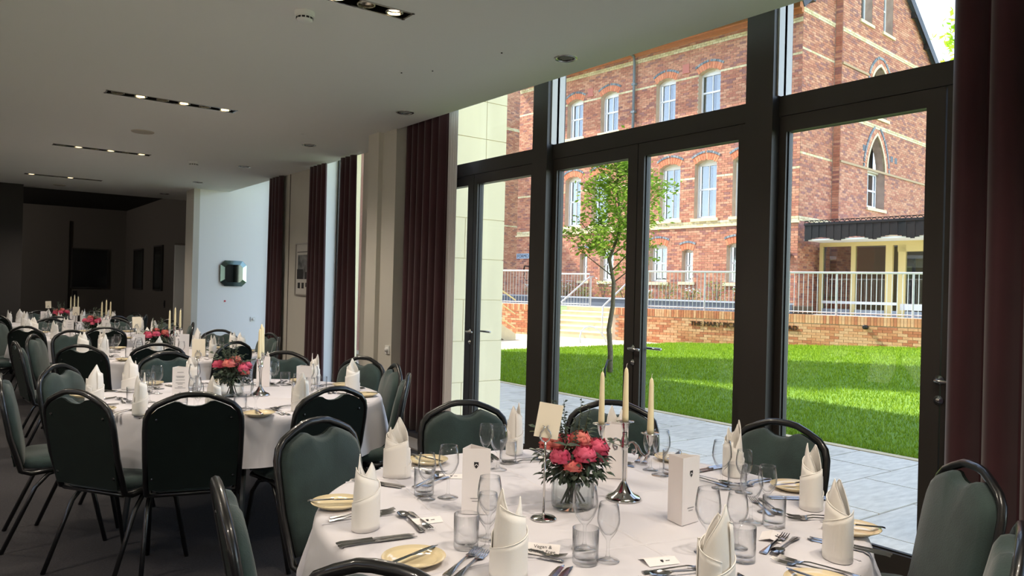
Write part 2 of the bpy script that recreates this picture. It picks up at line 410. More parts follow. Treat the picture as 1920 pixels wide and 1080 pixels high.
MB().box(4.0, 4.5, 7.4, 10.0, -.1, 0).build('floor', M_carpet, kind='structure')

# ================================================================== CURTAINS
def curtain(y0, y1, x, z0, z1, folds, amp, label, bulge=0, gather=0, group=None):
    ny, nz = max(30, folds*10), 10
    vs = []; fs = []
    rnd = random.Random(int(y0*100)); ph = [rnd.uniform(-.5, .5) for _ in range(folds+2)]
    for k in range(nz+1):
        t = k/nz; z = z0+(z1-z0)*t
        g = gather*sin(pi*min(1, max(0, (1-t))))
        for i in range(ny+1):
            u = i/ny; y = y0+(y1-y0)*u
            yc = (y0+y1)/2; y = yc+(y-yc)*(1+(bulge*(1-t)**1.5))
            a = u*folds*2*pi+.5*sin(u*9+ph[0])+.15*(1-t)*sin(u*23+ph[1]*4)
            vs.append((x+amp*sin(a)*(.75+.35*(1-t)), y+.25*amp*cos(a), z))
    for k in range(nz):
        for i in range(ny):
            o = k*(ny+1)+i; fs.append((o, o+1, o+ny+2, o+ny+1))
    m = MB(); m.add(vs, fs)
    o = m.build('curtain', M_curt, smooth=True, solid=.004)
    tag(o, label, 'curtain', group); return o
curtain(6.17, 7.04, 3.83, .03, 3.42, 7, .05, 'long maroon curtain bunched against the wall beside the pale stone wing')
ln = MB()
for i in range(8):
    y = 6.03+i*.02; ln.add([(3.86+.006*(i % 2), y, .05), (3.86+.006*((i+1) % 2), y+.02, .05), (3.86+.006*((i+1) % 2), y+.02, 3.42), (3.86+.006*(i % 2), y, 3.42)], [(0, 1, 2, 3)])
tag(ln.build('curtain_lining', M_lining, solid=.002), 'white lining strip showing along the edge of the bunched maroon curtain', 'lining')
curtain(-.55, 1.63, 3.80, .03, 3.42, 14, .06, 'maroon curtain nearest the camera, hanging beside the big glazed door')
curtain(9.46, 9.97, 4.03, .03, 3.04, 4, .035, 'maroon curtain hanging just right of the framed poster', bulge=.10)
curtain(8.57, 8.98, 4.03, .03, 3.04, 3, .035, 'slim maroon curtain between the narrow window and the cream pillar', bulge=.35)
curtain(11.02, 11.54, 4.03, .03, 3.04, 4, .035, 'dark maroon curtain at the edge of the bright white wall', bulge=.05)

# ================================================================== CEILING FITTINGS
def trough(x0, x1, y0, y1, pattern, label):
    r = empty('recessed_light', ((x0+x1)/2, (y0+y1)/2, CZ)); tag(r, label, 'ceiling light', 'slot lights in the ceiling')
    hx, hy = (x1-x0)/2, (y1-y0)/2
    b = MB(); b.box(-hx, hx, -hy, hy, .11, .115); 
    for s in (-1, 1):
        b.box(-hx, hx, s*hy-.002, s*hy+.002, 0, .11); b.box(s*hx-.002, s*hx+.002, -hy, hy, 0, .11)
    b.build('housing', M_darkbox, r)
    fr = MB()
    for s in (-1, 1):
        fr.box(-hx-.012, hx+.012, s*hy-.006, s*hy+.006, -.004, .004); fr.box(s*hx-.006, s*hx+.006, -hy-.012, hy+.012, -.004, .004)
    fr.build('rim', M_steel, r)
    n = len(pattern)
    for i, p in enumerate(pattern):
        lx = -hx+(i+.5)*2*hx/n
        g = MB().lathe([(.016, .055), (.03, .045), (.05, .008), (.053, .008), (.053, .0), (.046, .0)], 18, (lx, 0, 0))
        lamp = g.build('lamp', M_bulboff if not p else M_silver, r, smooth=True)
        if p:
            MB().disc(.040, .020, 16, (lx, 0), flip=True).build('bulb', M_bulb, lamp)
            l = bpy.data.lights.new('lamp_light', 'SPOT'); l.energy = LAMP_W; l.color = (1, .87, .72); l.spot_size = radians(140); l.spot_blend = .8; l.shadow_soft_size = .035
            lo = bpy.data.objects.new('lamp_light', l); COL.objects.link(lo); lo.parent = r; lo.location = (lx, 0, -.012)
TL = ['recessed slot light just behind the camera', 'recessed slot light cut by the top edge of the picture', 'second recessed slot light, past the smoke detector', 'third recessed slot light from the camera, beyond the round speaker',
      'farthest recessed slot light over the dark end of the room', 'recessed slot light over the inner side, first', 'recessed slot light over the inner side, second', 'recessed slot light over the inner side, third', 'recessed slot light over the inner side, fourth', 'recessed slot light farther behind the camera', 'recessed slot light over the inner side behind the camera']
PT = [(0, 1, 0, 1, 0, 1)]*4+[(1, 0, 0, 1, 0, 0)]+[(0, 1, 0, 1, 0, 1)]*6
for sl, l, p in zip(SLOTS, TL, PT): trough(*sl, p, l)
DLB = ['round louvred downlight above the near curtain, out past the others', 'largest round louvred downlight, above the glazed double doors', 'second round louvred downlight, near the top of the bunched curtain', 'third round louvred downlight from the camera',
       'fourth round louvred downlight from the camera', 'fifth round louvred downlight, near the white wall', 'farthest round louvred downlight, beyond the white wall']
for (x, y), l in zip(DOWN, DLB):
    r = empty('downlight', (x, y, CZ)); tag(r, l, 'downlight', 'round downlights along the glazing')
    MB().lathe([(.058, .01), (.058, -.001), (.074, -.006), (.084, -.002), (.084, .0)], 24).build('ring', M_steel, r, smooth=True)
    MB().lathe([(.058, 0), (.05, .06), (0, .065)], 24).build('reflector', M_darkbox, r, smooth=True)
    for k in range(5):
        sx = -.042+k*.021; h = sqrt(max(.0, .056**2-sx**2))
        MB().add([(sx-.006, -h, .001), (sx-.006, h, .001), (sx+.004, h, .012), (sx+.004, -h, .012)], [(0, 1, 2, 3)]).xf(Matrix.Rotation(.6, 4, 'Z')).build('louvre', M_white, r)
def detector(x, y, s, label):
    r = empty('smoke_detector', (x, y, CZ)); tag(r, label, 'smoke detector', 'smoke detectors on the ceiling')
    MB().lathe([(.055*s, 0), (.055*s, -.018), (.048*s, -.026)], 24).build('base', M_white, r, smooth=True)
    MB().lathe([(.046*s, -.026), (.044*s, -.05), (.03*s, -.058), (0, -.058)], 24).build('head', M_white, r, smooth=True)
    v = MB()
    for k in range(12):
        a = k*pi/6; v.box(.0445*s, .0465*s, -.009, .009, -.045, -.034, M=Matrix.Rotation(a, 4, 'Z'))
    v.build('vent', M_gasket, r)
detector(1.70, 4.36, 1.05, 'white smoke detector near the slot light at the top of the picture')
detector(2.71, 10.75, 1.2, 'white smoke detector farther down the ceiling')
sp = MB().lathe([(.115, 0), (.115, -.006), (.108, -.010), (0, -.010)], 28).build('ceiling_speaker', M_speaker, smooth=False)
sp.location = (1.74, 9.01, CZ); tag(sp, 'flat round speaker set flush in the ceiling', 'speaker')
sp = MB().lathe([(.1, 0), (.1, -.006), (0, -.010)], 28).build('ceiling_speaker', M_speaker)
sp.location = (1.65, 15.2, CZ); tag(sp, 'flat round speaker near the far dark soffit', 'speaker')
for i, (x, y) in enumerate([(3.10, 7.91), (2.75, 5.1), (3.03, 4.21), (2.9, 4.9)]):
    o = MB().lathe([(.02 if i < 1 else .006, 0), (.02 if i < 1 else .006, -.005), (0, -.006)], 12).build('ceiling_sensor', M_white if i < 1 else M_ink); o.location = (x, y, CZ)
    tag(o, ['small white sensor disc between downlights', 'tiny dark fixing dot on the ceiling, near the curtain', 'tiny dark fixing dot on the ceiling by the largest downlight', 'tiny dark fixing dot between two downlights'][i], 'sensor')

# ================================================================== WALL FITTINGS
def octagon(cx, cz, w, h, c):
    return [(cx-w+c, cz-h), (cx+w-c, cz-h), (cx+w, cz-h+c), (cx+w, cz+h-c), (cx+w-c, cz+h), (cx-w+c, cz+h), (cx-w, cz+h-c), (cx-w, cz-h+c)]
r = empty('octagonal_mirror', (4.19, 13.8, 1.61)); tag(r, 'dark eight-sided wall mirror with a faceted glass border on the white wall', 'mirror')
MB().prism(octagon(0, 0, .225, .225, .075), -.005, -.03, lambda u, v, a: (u, a, v)).build('backing', M_darkbox, r)
bo = octagon(0, 0, .225, .225, .075); bi = octagon(0, 0, .155, .155, .05)
for k in range(8):
    k2 = (k+1) % 8
    MB().add([(bo[k][0], -.032, bo[k][1]), (bo[k2][0], -.032, bo[k2][1]), (bi[k2][0], -.055, bi[k2][1]), (bi[k][0], -.055, bi[k][1])], [(0, 1, 2, 3)]).build('bevelled_panel', M_bevelg, r, solid=.004)
MB().prism(bi, -.05, -.057, lambda u, v, a: (u, a, v)).build('mirror_glass', M_mirror, r)
def dimmer(M, label, m=M_white):
    r = empty('dimmer_switch'); r.matrix_world = M; tag(r, label, 'switch')
    MB().box(-.042, .042, -.012, 0, -.042, .042).build('plate', m, r)
    k = MB().lathe([(.024, 0), (.022, .02), (0, .021)], 16); k.xf(Matrix.Translation((0.004, -.012, 0)) @ Matrix.Rotation(pi/2, 4, 'X')).build('knob', m, r, smooth=True)
dimmer(Matrix.Translation((4.56, 13.8, .80)), 'white rotary dimmer switch low on the bright white wall')
dimmer(Matrix.Translation((3.70, 7.0, .80)) @ Matrix.Rotation(-pi/2, 4, 'Z'), 'rotary dimmer switch low on the wall beside the bunched curtain')
o = MB().box(-.014, .014, -.01, 0, -.014, .014).build('alarm_indicator', mat('red_plastic', (200, 60, 70), .5)); o.location = (4.06, 13.8, 1.12); tag(o, 'tiny red indicator on the white wall under the octagonal mirror', 'indicator')
# framed poster on the wall between the curtains
r = empty('framed_poster', (4.1, 10.28, 1.66)); tag(r, 'narrow framed grey poster on the wall beside the maroon curtain', 'picture')
pf = MB()
for a in ((-.30, -.28, -.37, .37), (.28, .30, -.37, .37), (-.28, .28, -.37, -.35), (-.28, .28, .35, .37)): pf.box(-.025, 0, *a)
pf.build('frame', M_wood, r)
pa = MB().box(-.012, -.002, -.28, .28, -.35, .35).build('print', mat('poster_paper', (205, 202, 196), .6), r)
pr = MB(); pr.box(-.0135, -.012, -.22, .22, -.14, .20); pr.build('photograph', mat('poster_photo', (140, 142, 142), .6, rgb2=(60, 60, 62), vscale=9), pa)
pr = MB(); pr.box(-.0145, -.0125, .02, .24, -.14, .0); pr.box(-.0145, -.0125, -.2, -.05, -.14, -.04); pr.box(-.0145, -.0125, .12, .2, -.27, -.19); pr.box(-.0145, -.0125, -.02, .06, -.27, -.19); pr.box(-.0145, -.0125, -.18, -.08, -.25, -.19); pr.box(-.0145, -.0125, -.24, .24, .235, .245)
pr.build('printed_block', M_ink, pa)
# dark lobby fittings
def panel(name, M, w, h, label, cat, m=M_screen, fm=M_walld):
    r = empty(name); r.matrix_world = M; tag(r, label, cat)
    MB().box(-w/2, w/2, -.03, -.005, -h/2, h/2).build('screen' if name != 'framed_picture' else 'canvas', m, r)
    f = MB()
    for a in ((-w/2-.03, -w/2, -h/2-.03, h/2+.03), (w/2, w/2+.03, -h/2-.03, h/2+.03)): f.box(a[0], a[1], -.04, 0, a[2], a[3])
    f.box(-w/2, w/2, -.04, 0, -h/2-.03, -h/2); f.box(-w/2, w/2, -.04, 0, h/2, h/2+.03)
    f.build('frame', fm, r)
panel('framed_picture', Matrix.Translation((3.10, 22.0, 1.72)), .78, .95, 'large dark framed picture on the far end wall of the lobby', 'picture')
RX = Matrix.Rotation(-pi/2, 4, 'Z')
panel('framed_picture', Matrix.Translation((3.92, 20.3, 1.72)) @ RX, .95, .92, 'tall dark picture on the lobby side wall, the one farther from the white wall', 'picture')
panel('framed_picture', Matrix.Translation((3.92, 18.2, 1.73)) @ RX, .75, .94, 'tall dark picture on the lobby side wall, the one nearer the white wall', 'picture')
# pale door leaf at the lobby mouth with closer
d = empty('door_8', (3.42, 15.1, 0)); d['kind'] = 'structure'; d['label'] = 'pale door leaf standing open at the dark lobby mouth'
MB().box(.10, .42, 0, .045, 0, 2.12).build('leaf', mat('pale_door', (190, 190, 190), .6), d)
c_ = MB(); c_.box(.08, .5, -.04, 0, 2.13, 2.15); c_.box(.3, .48, -.07, -.02, 2.17, 2.25); c_.build('door_closer', M_wallg, d)
MB().box(.46, .5, -.1, .3, 0, 3.0).build('door_frame', M_walld, d)
def small(name, x, y, z, w, h, m, label, cat, side=0):
    r = empty(name); r.matrix_world = Matrix.Translation((x, y, z)) @ (RX if side else Matrix.Identity(4)); tag(r, label, cat)
    MB().box(-w/2, w/2, -.012, 0, -h/2, h/2).build('plate', m, r); MB().box(-w/5, w/5, -.02, -.012, -h/4, h/4).build('rocker', M_ink, r)
small('wall_switch', 3.92, 17.6, .95, .09, .16, M_ink, 'dark switch plate on the lobby side wall below the nearer picture', 'switch', 1)
small('wall_switch', 2.35, 22, 1.5, .12, .09, M_ink, 'small dark plate on the lobby end wall panel', 'switch')
small('wall_telephone', 2.78, 22, 1.05, .1, .2, M_ink, 'dark wall telephone low on the lobby end wall beside the big picture', 'telephone')

r = empty('downlight', (-1.6, 19, 3.25)); tag(r, 'unseen fill lamp added to brighten the dark lobby', 'downlight')
MB().lathe([(.06, .0), (.07, -.004), (.05, .03), (0, .03)], 16).build('ring', M_steel, r, smooth=True)
l = bpy.data.lights.new('lobby_fill', 'POINT'); l.energy = 45; l.color = (1, .9, .8); l.shadow_soft_size = .05  # fill lamp added out of view to brighten the lobby
lo = bpy.data.objects.new('lobby_fill', l); COL.objects.link(lo); lo.parent = r; lo.location = (0, 0, -.08)

# ================================================================== OUTDOORS: GROUND
def ground(name, x0, x1, y0, y1, z, m, label=None):
    o = MB().box(x0, x1, y0, y1, z-.1, z).build(name, m, kind='structure')
    if label: o['label'] = label
    return o
gp = ground('patio', 4.12, 7.05, -3, 14.7, -.03, M_mortar, 'travertine patio along the building')
PV = [MB().box(-.444, .444, -.291, .291, -.03, 0).mesh('paver', m) for m in (M_paver, M_paver2)]
rp = random.Random(3)
for r_ in range(24):
    for c_ in range(4):
        w = .895
        x = 4.2+.45+c_*.9-(.45 if r_ % 2 else 0); y = -1.0+.3+r_*.6
        a, b = max(4.16, x-.447), min(7.04, x+.447)
        if b-a < .1: continue
        o = link('paver', PV[rp.random() < .4], gp); o.location = ((a+b)/2, y, -.001+rp.uniform(-.0015, .0015)); o.scale = ((b-a)/.894, 1, 1)
for k in range(16):
    o = MB().box(7.05, 7.15, -1+k*.98, -1+k*.98+.972, -.08, .004).build('edging_stone', M_stonet, gp)
def lawn_z(x, y):
    a = min(1, max(0, (x-7.15)/11)); b = min(1, max(0, (15.6-y)/7))
    return .30*a*b
lm = MB(); nx, ny = 24, 24
for i in range(nx+1):
    for j in range(ny+1):
        x = 7.15+(21-7.15)*i/nx; y = -4+(14.75+4)*j/ny
        lm.v.append((x, y, lawn_z(x, y)-.005))
for i in range(nx):
    for j in range(ny):
        o = i*(ny+1)+j; lm.f.append((o, o+ny+1, o+ny+2, o+1)); lm.c.append(None)
lm.build('lawn', M_soil, kind='structure')['label'] = 'mown green lawn'
# grass blades, densest near the patio
rg = random.Random(11); gb = MB()
gv = []; gf = []
for k in range(150000):
    u = rg.random()**1.5; x = 7.16+u*11.5; y = 1.5+rg.random()*13.2
    if y < x*.25-.3: continue
    if x > 16.83+(15.75-y)*.315-.15: continue
    z = lawn_z(x, y)-.004; a = rg.random()*6.283; s = .55+.5*u; h = rg.uniform(.022, .05)*(1+.4*u); wd = .0045*(1+1.6*u)
    dx, dy = cos(a)*wd, sin(a)*wd; lx, ly = rg.uniform(-.02, .02), rg.uniform(-.02, .02); o = len(gv)
    gv += [(x-dx, y-dy, z), (x+dx, y+dy, z), (x+lx, y+ly, z+h)]; gf.append((o, o+1, o+2))
me = bpy.data.meshes.new('grass'); me.from_pydata(gv, [], gf); me.materials.append(M_grass); me.update()
gr = link('grass', me, kind='stuff'); tag(gr, 'short bright green grass blades covering the lawn', 'grass')
ground('path', 7.15, 19, 14.75, 26, .0, M_path, 'pale sunlit paving between the lawn and the steps')
ground('terrain', -30, 90, -40, 110, -.15, M_soil, 'ground beyond the courtyard')

ground('bounce_court', -15, -4.3, -20, 22, -.02, M_path, 'unseen pale court added to bounce sunlight onto the ceiling')  # unseen pale ground added to bounce sun up through the left windows
MB().box(-17, -15, -22, 30, -.1, 6.5).build('sky_blocking_wall', mat('light_blocker_brick', (150, 104, 86), .9), kind='structure')  # unseen wall added to hold sky light off the left windows

# ================================================================== OUTDOORS: BRICKWORK
BR = [srgb(200, 134, 106), srgb(208, 146, 116), srgb(192, 124, 98), srgb(214, 156, 126), srgb(184, 116, 94), srgb(204, 140, 110)]
BRD = [srgb(168, 112, 100), srgb(160, 108, 100)]
CR = [srgb(232, 214, 172), srgb(224, 204, 158), srgb(238, 222, 184)]
GREY = [srgb(122, 132, 142), srgb(140, 146, 150), srgb(108, 116, 124)]
BRS = BR[:]
class Wall:
    def __init__(s, O, sd_, nd): s.O = Vector(O); s.s = Vector(sd_); s.n = Vector(nd)
    def P(s, u, z, n=0): return s.O+s.s*u+s.n*n+Vector((0, 0, z))
    def fn(s): return lambda u, v, a: s.P(u, v, a)
    def box(s, m, u0, u1, z0, z1, n0, n1, col=None):
        return m.prism([(u0, z0), (u1, z0), (u1, z1), (u0, z1)], n0, n1, s.fn(), col)
def poly_iv(poly, z):
    xs = []
    for i in range(len(poly)):
        (x0, z0), (x1, z1) = poly[i], poly[(i+1) % len(poly)]
        if (z0 <= z < z1) or (z1 <= z < z0): xs.append(x0+(z-z0)/(z1-z0)*(x1-x0))
    xs.sort(); return [(xs[i], xs[i+1]) for i in range(0, len(xs)-1, 2)]
def brickwall(Wl, root, outline, holes, bands, name='brick_wall', mm=None, seed=1, dark=.15, rec=.22, pal=None):
    """mortar backing with real openings, and the bricks proud of it; bands={course z: kind}"""
    rr = random.Random(seed); pal = pal or BR
    # backing
    b = bmesh.new()
    def loop(poly, n):
        vs = [b.verts.new(Wl.P(u, z, n)) for u, z in poly]; return vs, [b.edges.new((vs[i], vs[(i+1) % len(vs)])) for i in range(len(vs))]
    es = []; e = loop(outline, 0)[1]; es += e; hv = []
    for h in holes: vs, e = loop(h, 0); es += e; hv.append(vs)
    bmesh.ops.triangle_fill(b, edges=es, use_beauty=True)
    for h, vs in zip(holes, hv):
        bk = [b.verts.new(Wl.P(u, z, -rec)) for u, z in h]
        for i in range(len(vs)):
            j = (i+1) % len(vs); b.faces.new((vs[i], vs[j], bk[j], bk[i]))
    me = bpy.data.meshes.new(name); b.to_mesh(me); b.free(); me.materials.append(mm or M_mortar)
    wall = link(name, me, root)
    # bricks
    m = MB(); H = .075; z0 = min(z for _, z in outline); z1 = max(z for _, z in outline); k = 0; z = z0
    while z < z1-.04:
        zc = z+.0325; ivs = poly_iv(outline, zc); hs = []
        for h in holes: hs += poly_iv(h, zc)
        kind = None
        for bz, bk in bands.items():
            if abs(zc-bz) < .0376: kind = bk
        for (a, c) in ivs:
            off = .1125 if k % 2 else 0; u = a-off
            while u < c:
                L = .225; u0, u1 = max(a, u+.005), min(c, u+L-.005); u += L
                segs = [(u0, u1)]
                for (ha, hb) in hs:
                    ns = []
                    for (p, q) in segs:
                        if q <= ha or p >= hb: ns.append((p, q)); continue
                        if p < ha: ns.append((p, ha))
                        if q > hb: ns.append((hb, q))
                    segs = ns
                for (p, q) in segs:
                    if q-p < .03: continue
                    pr = .010
                    if kind == 'cream': col = rr.choice(CR); pr = .02
                    elif kind == 'dash':
                        col = rr.choice(CR) if (k+int(u/.225)) % 2 or q-p < .2 else rr.choice(CR)
                    else: col = rr.choice(pal) if rr.random() > dark else rr.choice(BRD)
                    g = rr.uniform(.92, 1.08)*.84; col = (col[0]*g, col[1]*g, col[2]*g, 1)
                    A = [Wl.P(x, y, n) for n in (0, pr) for (x, y) in ((p, z), (q, z), (q, z+.066), (p, z+.066))]
                    m.add(A, [(4, 5, 6, 7), (0, 1, 5, 4), (1, 2, 6, 5), (2, 3, 7, 6), (3, 0, 4, 7)], col)
        z += H; k += 1
    m.build('brick', M_tint, wall, kind='stuff')
    return wall
def seg_arch(u0, u1, z0, z1, rise, n=6):
    """opening with a segmental head"""
    p = [(u0, z0), (u1, z0)]; w = u1-u0
    for i in range(n+1):
        t = i/n; p.append((u1-w*t, z1-rise+rise*(1-(2*t-1)**2)))
    return p
def pointed(u0, u1, z0, zs, za, n=7):
    p = [(u0, z0), (u1, z0)]; c = (u0+u1)/2; w = (u1-u0)/2
    for i in range(n+1):
        t = i/n; a = t*pi/2; p.append((u1-w*(1-cos(a))**1.0, zs+(za-zs)*sin(a)) if False else (c+w*cos(a)**.75 if t < 1 else c, zs+(za-zs)*t**1.0*(.55+.45*t)+(za-zs)*.45*t*(1-t)*1.0))
    for i in range(n-1, -1, -1):
        x, z = p[2+i]; p.append((2*c-x, z))
    return p
def arch_bricks(Wl, parent, poly_top, th, cols, pr, seed):
    """ring of voussoirs following the head of an opening"""
    rr = random.Random(seed); m = MB()
    pts = [Vector((u, z)) for u, z in poly_top]; L = 0; seg = []
    for a, b in zip(pts, pts[1:]): seg.append((b-a).length); L += (b-a).length
    n = max(3, int(L/.085)); 
    def at(d):
        d = min(max(d, 0), L-1e-6)
        for (a, b), l in zip(zip(pts, pts[1:]), seg):
            if d <= l: t = (b-a)/l; return a+(b-a)*(d/l), Vector((t.y, -t.x))
            d -= l
        t = (pts[-1]-pts[-2]).normalized(); return pts[-1], Vector((t.y, -t.x))
    c = sum((p for p in pts), Vector((0, 0)))/len(pts)
    for i in range(n):
        p0, n0 = at(L*(i+.08)/n); p1, n1 = at(L*(i+.92)/n)
        if n0.y < 0: n0 = -n0
        if n1.y < 0: n1 = -n1
        q1 = p1+n1*th[1]; q0 = p0+n0*th[1]; p0 = p0+n0*th[0]; p1 = p1+n1*th[0]
        m.prism([tuple(p0), tuple(p1), tuple(q1), tuple(q0)], 0, pr, Wl.fn(), rr.choice(cols))
    m.build('arch_bricks', M_tint, parent, kind='stuff')
def sash(Wl, root, u0, u1, z0, z1, n, top_rise=0, bars=1, curtains=True, open_=False, name='window'):
    """white sash window in the plane n"""
    fr = MB(); w = .055
    Wl.box(fr, u0, u0+w, z0, z1, n-.05, n+.0); Wl.box(fr, u1-w, u1, z0, z1, n-.05, n+.0)
    Wl.box(fr, u0, u1, z0, z0+w*1.4, n-.05, n+.01); Wl.box(fr, u0, u1, z1-w-top_rise, z1, n-.05, n)
    wd = fr.build(name, M_sash, root)
    zm = (z0+z1)/2; mr = MB(); Wl.box(mr, u0+w, u1-w, zm-.03, zm+.03, n-.045, n-.005); mr.build('meeting_rail', M_sash, wd)
    for b in range(bars):
        uc = u0+(u1-u0)*(b+1)/(bars+1); mb = MB(); Wl.box(mb, uc-.014, uc+.014, z0+w, zm-.03, n-.04, n-.01); mb.build('glazing_bar', M_sash, wd)
        mb = MB(); Wl.box(mb, uc-.014, uc+.014, zm+.03, z1-w, n-.04, n-.01); mb.build('glazing_bar', M_sash, wd)
    for (a, b) in ((z0+w, zm-.03), (zm+.03, z1-w-top_rise)):
        p = MB(); Wl.box(p, u0+w, u1-w, a, b, n-.035, n-.028); p.build('pane', M_pane, wd)
    if curtains:
        for (a, b) in ((u0+.05, u0+(u1-u0)*.42), (u1-(u1-u0)*.36, u1-.05)):
            c = MB(); Wl.box(c, a, b, z0+.05, z1-.05, n-.14, n-.13); c.build('curtain', M_curtg, wd)
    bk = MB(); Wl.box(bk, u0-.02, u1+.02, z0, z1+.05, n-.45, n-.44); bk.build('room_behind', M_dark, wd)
    return wd

A_ = radians(4.8); d1 = Vector((-sin(A_), cos(A_), 0)); d2 = Vector((cos(A_), sin(A_), 0)); C0 = Vector((20.642, 13.207, 0))
bd = empty('brick_building', C0); tag(bd, 'large red brick Victorian building with white sash windows and cream brick bands', 'building')
bd.location = (0, 0, 0)
P0 = Vector((20.47, 15.26, 0)); Fa = Wall(P0, d1, -d2); Ga = Wall(C0-d1*0, d2, -d1)
# ---- front facade
holes = []; specs = []
def fwin(u0, u1, z0, z1, rise, **k): holes.append(seg_arch(u0, u1, z0, z1, rise)); specs.append((u0, u1, z0, z1, rise, k))
for a, b in ((6.89, 7.74), (5.11, 5.98), (2.54, 3.38), (.76, 1.62)):
    fwin(a, b, 7.45, 8.98, .14)
for a, b in ((6.91, 7.75), (5.51, 6.33), (2.26, 3.14), (.82, 1.68), (-.62, .22)):
    fwin(a, b, 3.98, 5.96, .14)
fwin(6.47, 6.87, 1.86, 2.95, .06, bars=0); fwin(5.17, 5.83, 1.86, 3.12, .08); fwin(2.74, 3.51, 1.84, 3.18, .09); fwin(1.67, 2.12, 1.86, 2.98, .06, bars=0); fwin(8.3, 9.1, 3.98, 5.96, .14); fwin(8.4, 9.2, 1.86, 3.1, .08)
fwin(-.34, .38, 1.84, 3.14, .08)
bands = {9.79: 'cream', 9.86: 'cream', 8.78: 'dash', 5.33: 'dash', 3.79: 'cream', 3.86: 'cream'}
fac = brickwall(Fa, bd, [(-2.06, .9), (10.55, .9), (10.55, 10.35), (-2.06, 10.35)], holes, bands, seed=2, name='front_wall')
for h, (u0, u1, z0, z1, rise, k) in zip(holes, specs):
    big = z1 > 5
    sash(Fa, bd, u0, u1, z0+.02, z1-.0, -.20, top_rise=rise, bars=k.get('bars', 1))
    arch_bricks(Fa, fac, h[2:], (0.0, .21), [srgb(206, 120, 84), srgb(214, 134, 96)], .016, int(u0*100))
    arch_bricks(Fa, fac, h[2:], (.22, .29) if big else (.215, .28), GREY, .03, int(u0*50))
    s = MB(); Fa.box(s, u0-.1, u1+.1, z0-.09, z0+.01, -.18, .06); s.build('window_sill', M_stonet, bd)
# second-storey band mouldings, vents, eaves
mo = MB(); Fa.box(mo, -2.09, 10.6, 3.69, 3.745, 0, .05); mo.build('string_course', M_stonet, bd)
mo = MB(); Fa.box(mo, -2.08, 10.6, 10.0, 10.12, 0, .12); Fa.box(mo, -2.08, 10.6, 10.12, 10.35, 0, .25); mo.build('cornice', mat('terracotta', (190, 120, 84), .8, var=.08), bd)
mo = MB(); Fa.box(mo, -2.3, 10.9, 10.35, 10.5, -.3, 1.0); mo.build('eaves_gutter', M_iron, bd)
for u, z in ((2.13, 9.18), (6.52, 9.14), (-1.62, 8.87)):
    if z: v = MB(); Fa.box(v, u-.13, u+.13, z-.16, z+.12, 0, .025); Fa.box(v, u-.17, u+.14, z-.20, z-.16, 0, .05); v.build('terracotta_vent', mat('vent_clay', (188, 112, 98), .8), bd)
def pipe(Wl, root, u, z0, z1, n, m=M_drain, r=.05, shoe=True):
    t = MB(); pts = [Wl.P(u, z0, n), Wl.P(u, z1-.45, n), Wl.P(u, z1-.25, n+.05), Wl.P(u+.25, z1, n+.35)] if shoe else [Wl.P(u, z0, n), Wl.P(u, z1, n)]
    t.tube(pts, r, 8); o = t.build('downpipe', m, root, smooth=True)
    for z in range(int(z0)+1, int(z1)):
        c = MB(); Wl.box(c, u-.08, u+.08, z-.04, z+.04, n-.07, n+.055); c.build('bracket', m, o)
pipe(Fa, bd, 4.32, .95, 10.25, .10)
pipe(Fa, bd, .47+.0, 3.9, 10.2, .05, mat('thin_pipe', (170, 120, 100), .7), .018, False) if False else None
# ---- gable side (faces the camera side), right part stands slightly proud
g0 = [(0, .9), (2.05, .9), (2.05, 12.05), (0, 10.58)]
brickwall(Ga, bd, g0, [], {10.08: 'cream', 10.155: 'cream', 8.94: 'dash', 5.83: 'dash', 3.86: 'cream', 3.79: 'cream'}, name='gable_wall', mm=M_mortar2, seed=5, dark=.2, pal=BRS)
Gb = Wall(C0-d1*.25, d2, -d1)
gh = [pointed(4.05, 5.42, 4.52, 5.75, 7.0), pointed(4.30, 5.50, 7.62, 8.75, 9.36), seg_arch(3.30, 4.14, 10.58, 12.4, .2), seg_arch(5.02, 5.80, 10.58, 12.4, .2)]
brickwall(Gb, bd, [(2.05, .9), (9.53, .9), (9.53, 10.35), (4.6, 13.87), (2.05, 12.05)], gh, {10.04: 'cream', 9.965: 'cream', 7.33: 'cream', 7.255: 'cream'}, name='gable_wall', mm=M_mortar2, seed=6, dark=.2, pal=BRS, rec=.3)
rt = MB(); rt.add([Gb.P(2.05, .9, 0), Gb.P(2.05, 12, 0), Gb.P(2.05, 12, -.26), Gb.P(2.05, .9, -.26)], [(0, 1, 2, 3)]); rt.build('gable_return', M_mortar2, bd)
rb = MB(); Rw = Wall(C0-d1*.25+d2*2.05, d1, -d2); z = .9; k = 0
rr_ = random.Random(9)
while z < 11.8:
    Rw.box(rb, .005 if k % 2 else .005, .22, z, z+.066, 0, .008, rr_.choice(BR+BRD)); z += .075; k += 1
rb.build('brick', M_tint, bd, kind='stuff')
for a, b, zz, n in ((2.05, 3.9, 8.90, .05), (2.05, 9.5, 5.79, .05), (2.05, 9.5, 3.70, .05)):
    mo = MB(); Gb.box(mo, a, b, zz-.05, zz+.02, 0, n); mo.build('string_course', mat('weathered_moulding', (176, 150, 118), .85), bd)
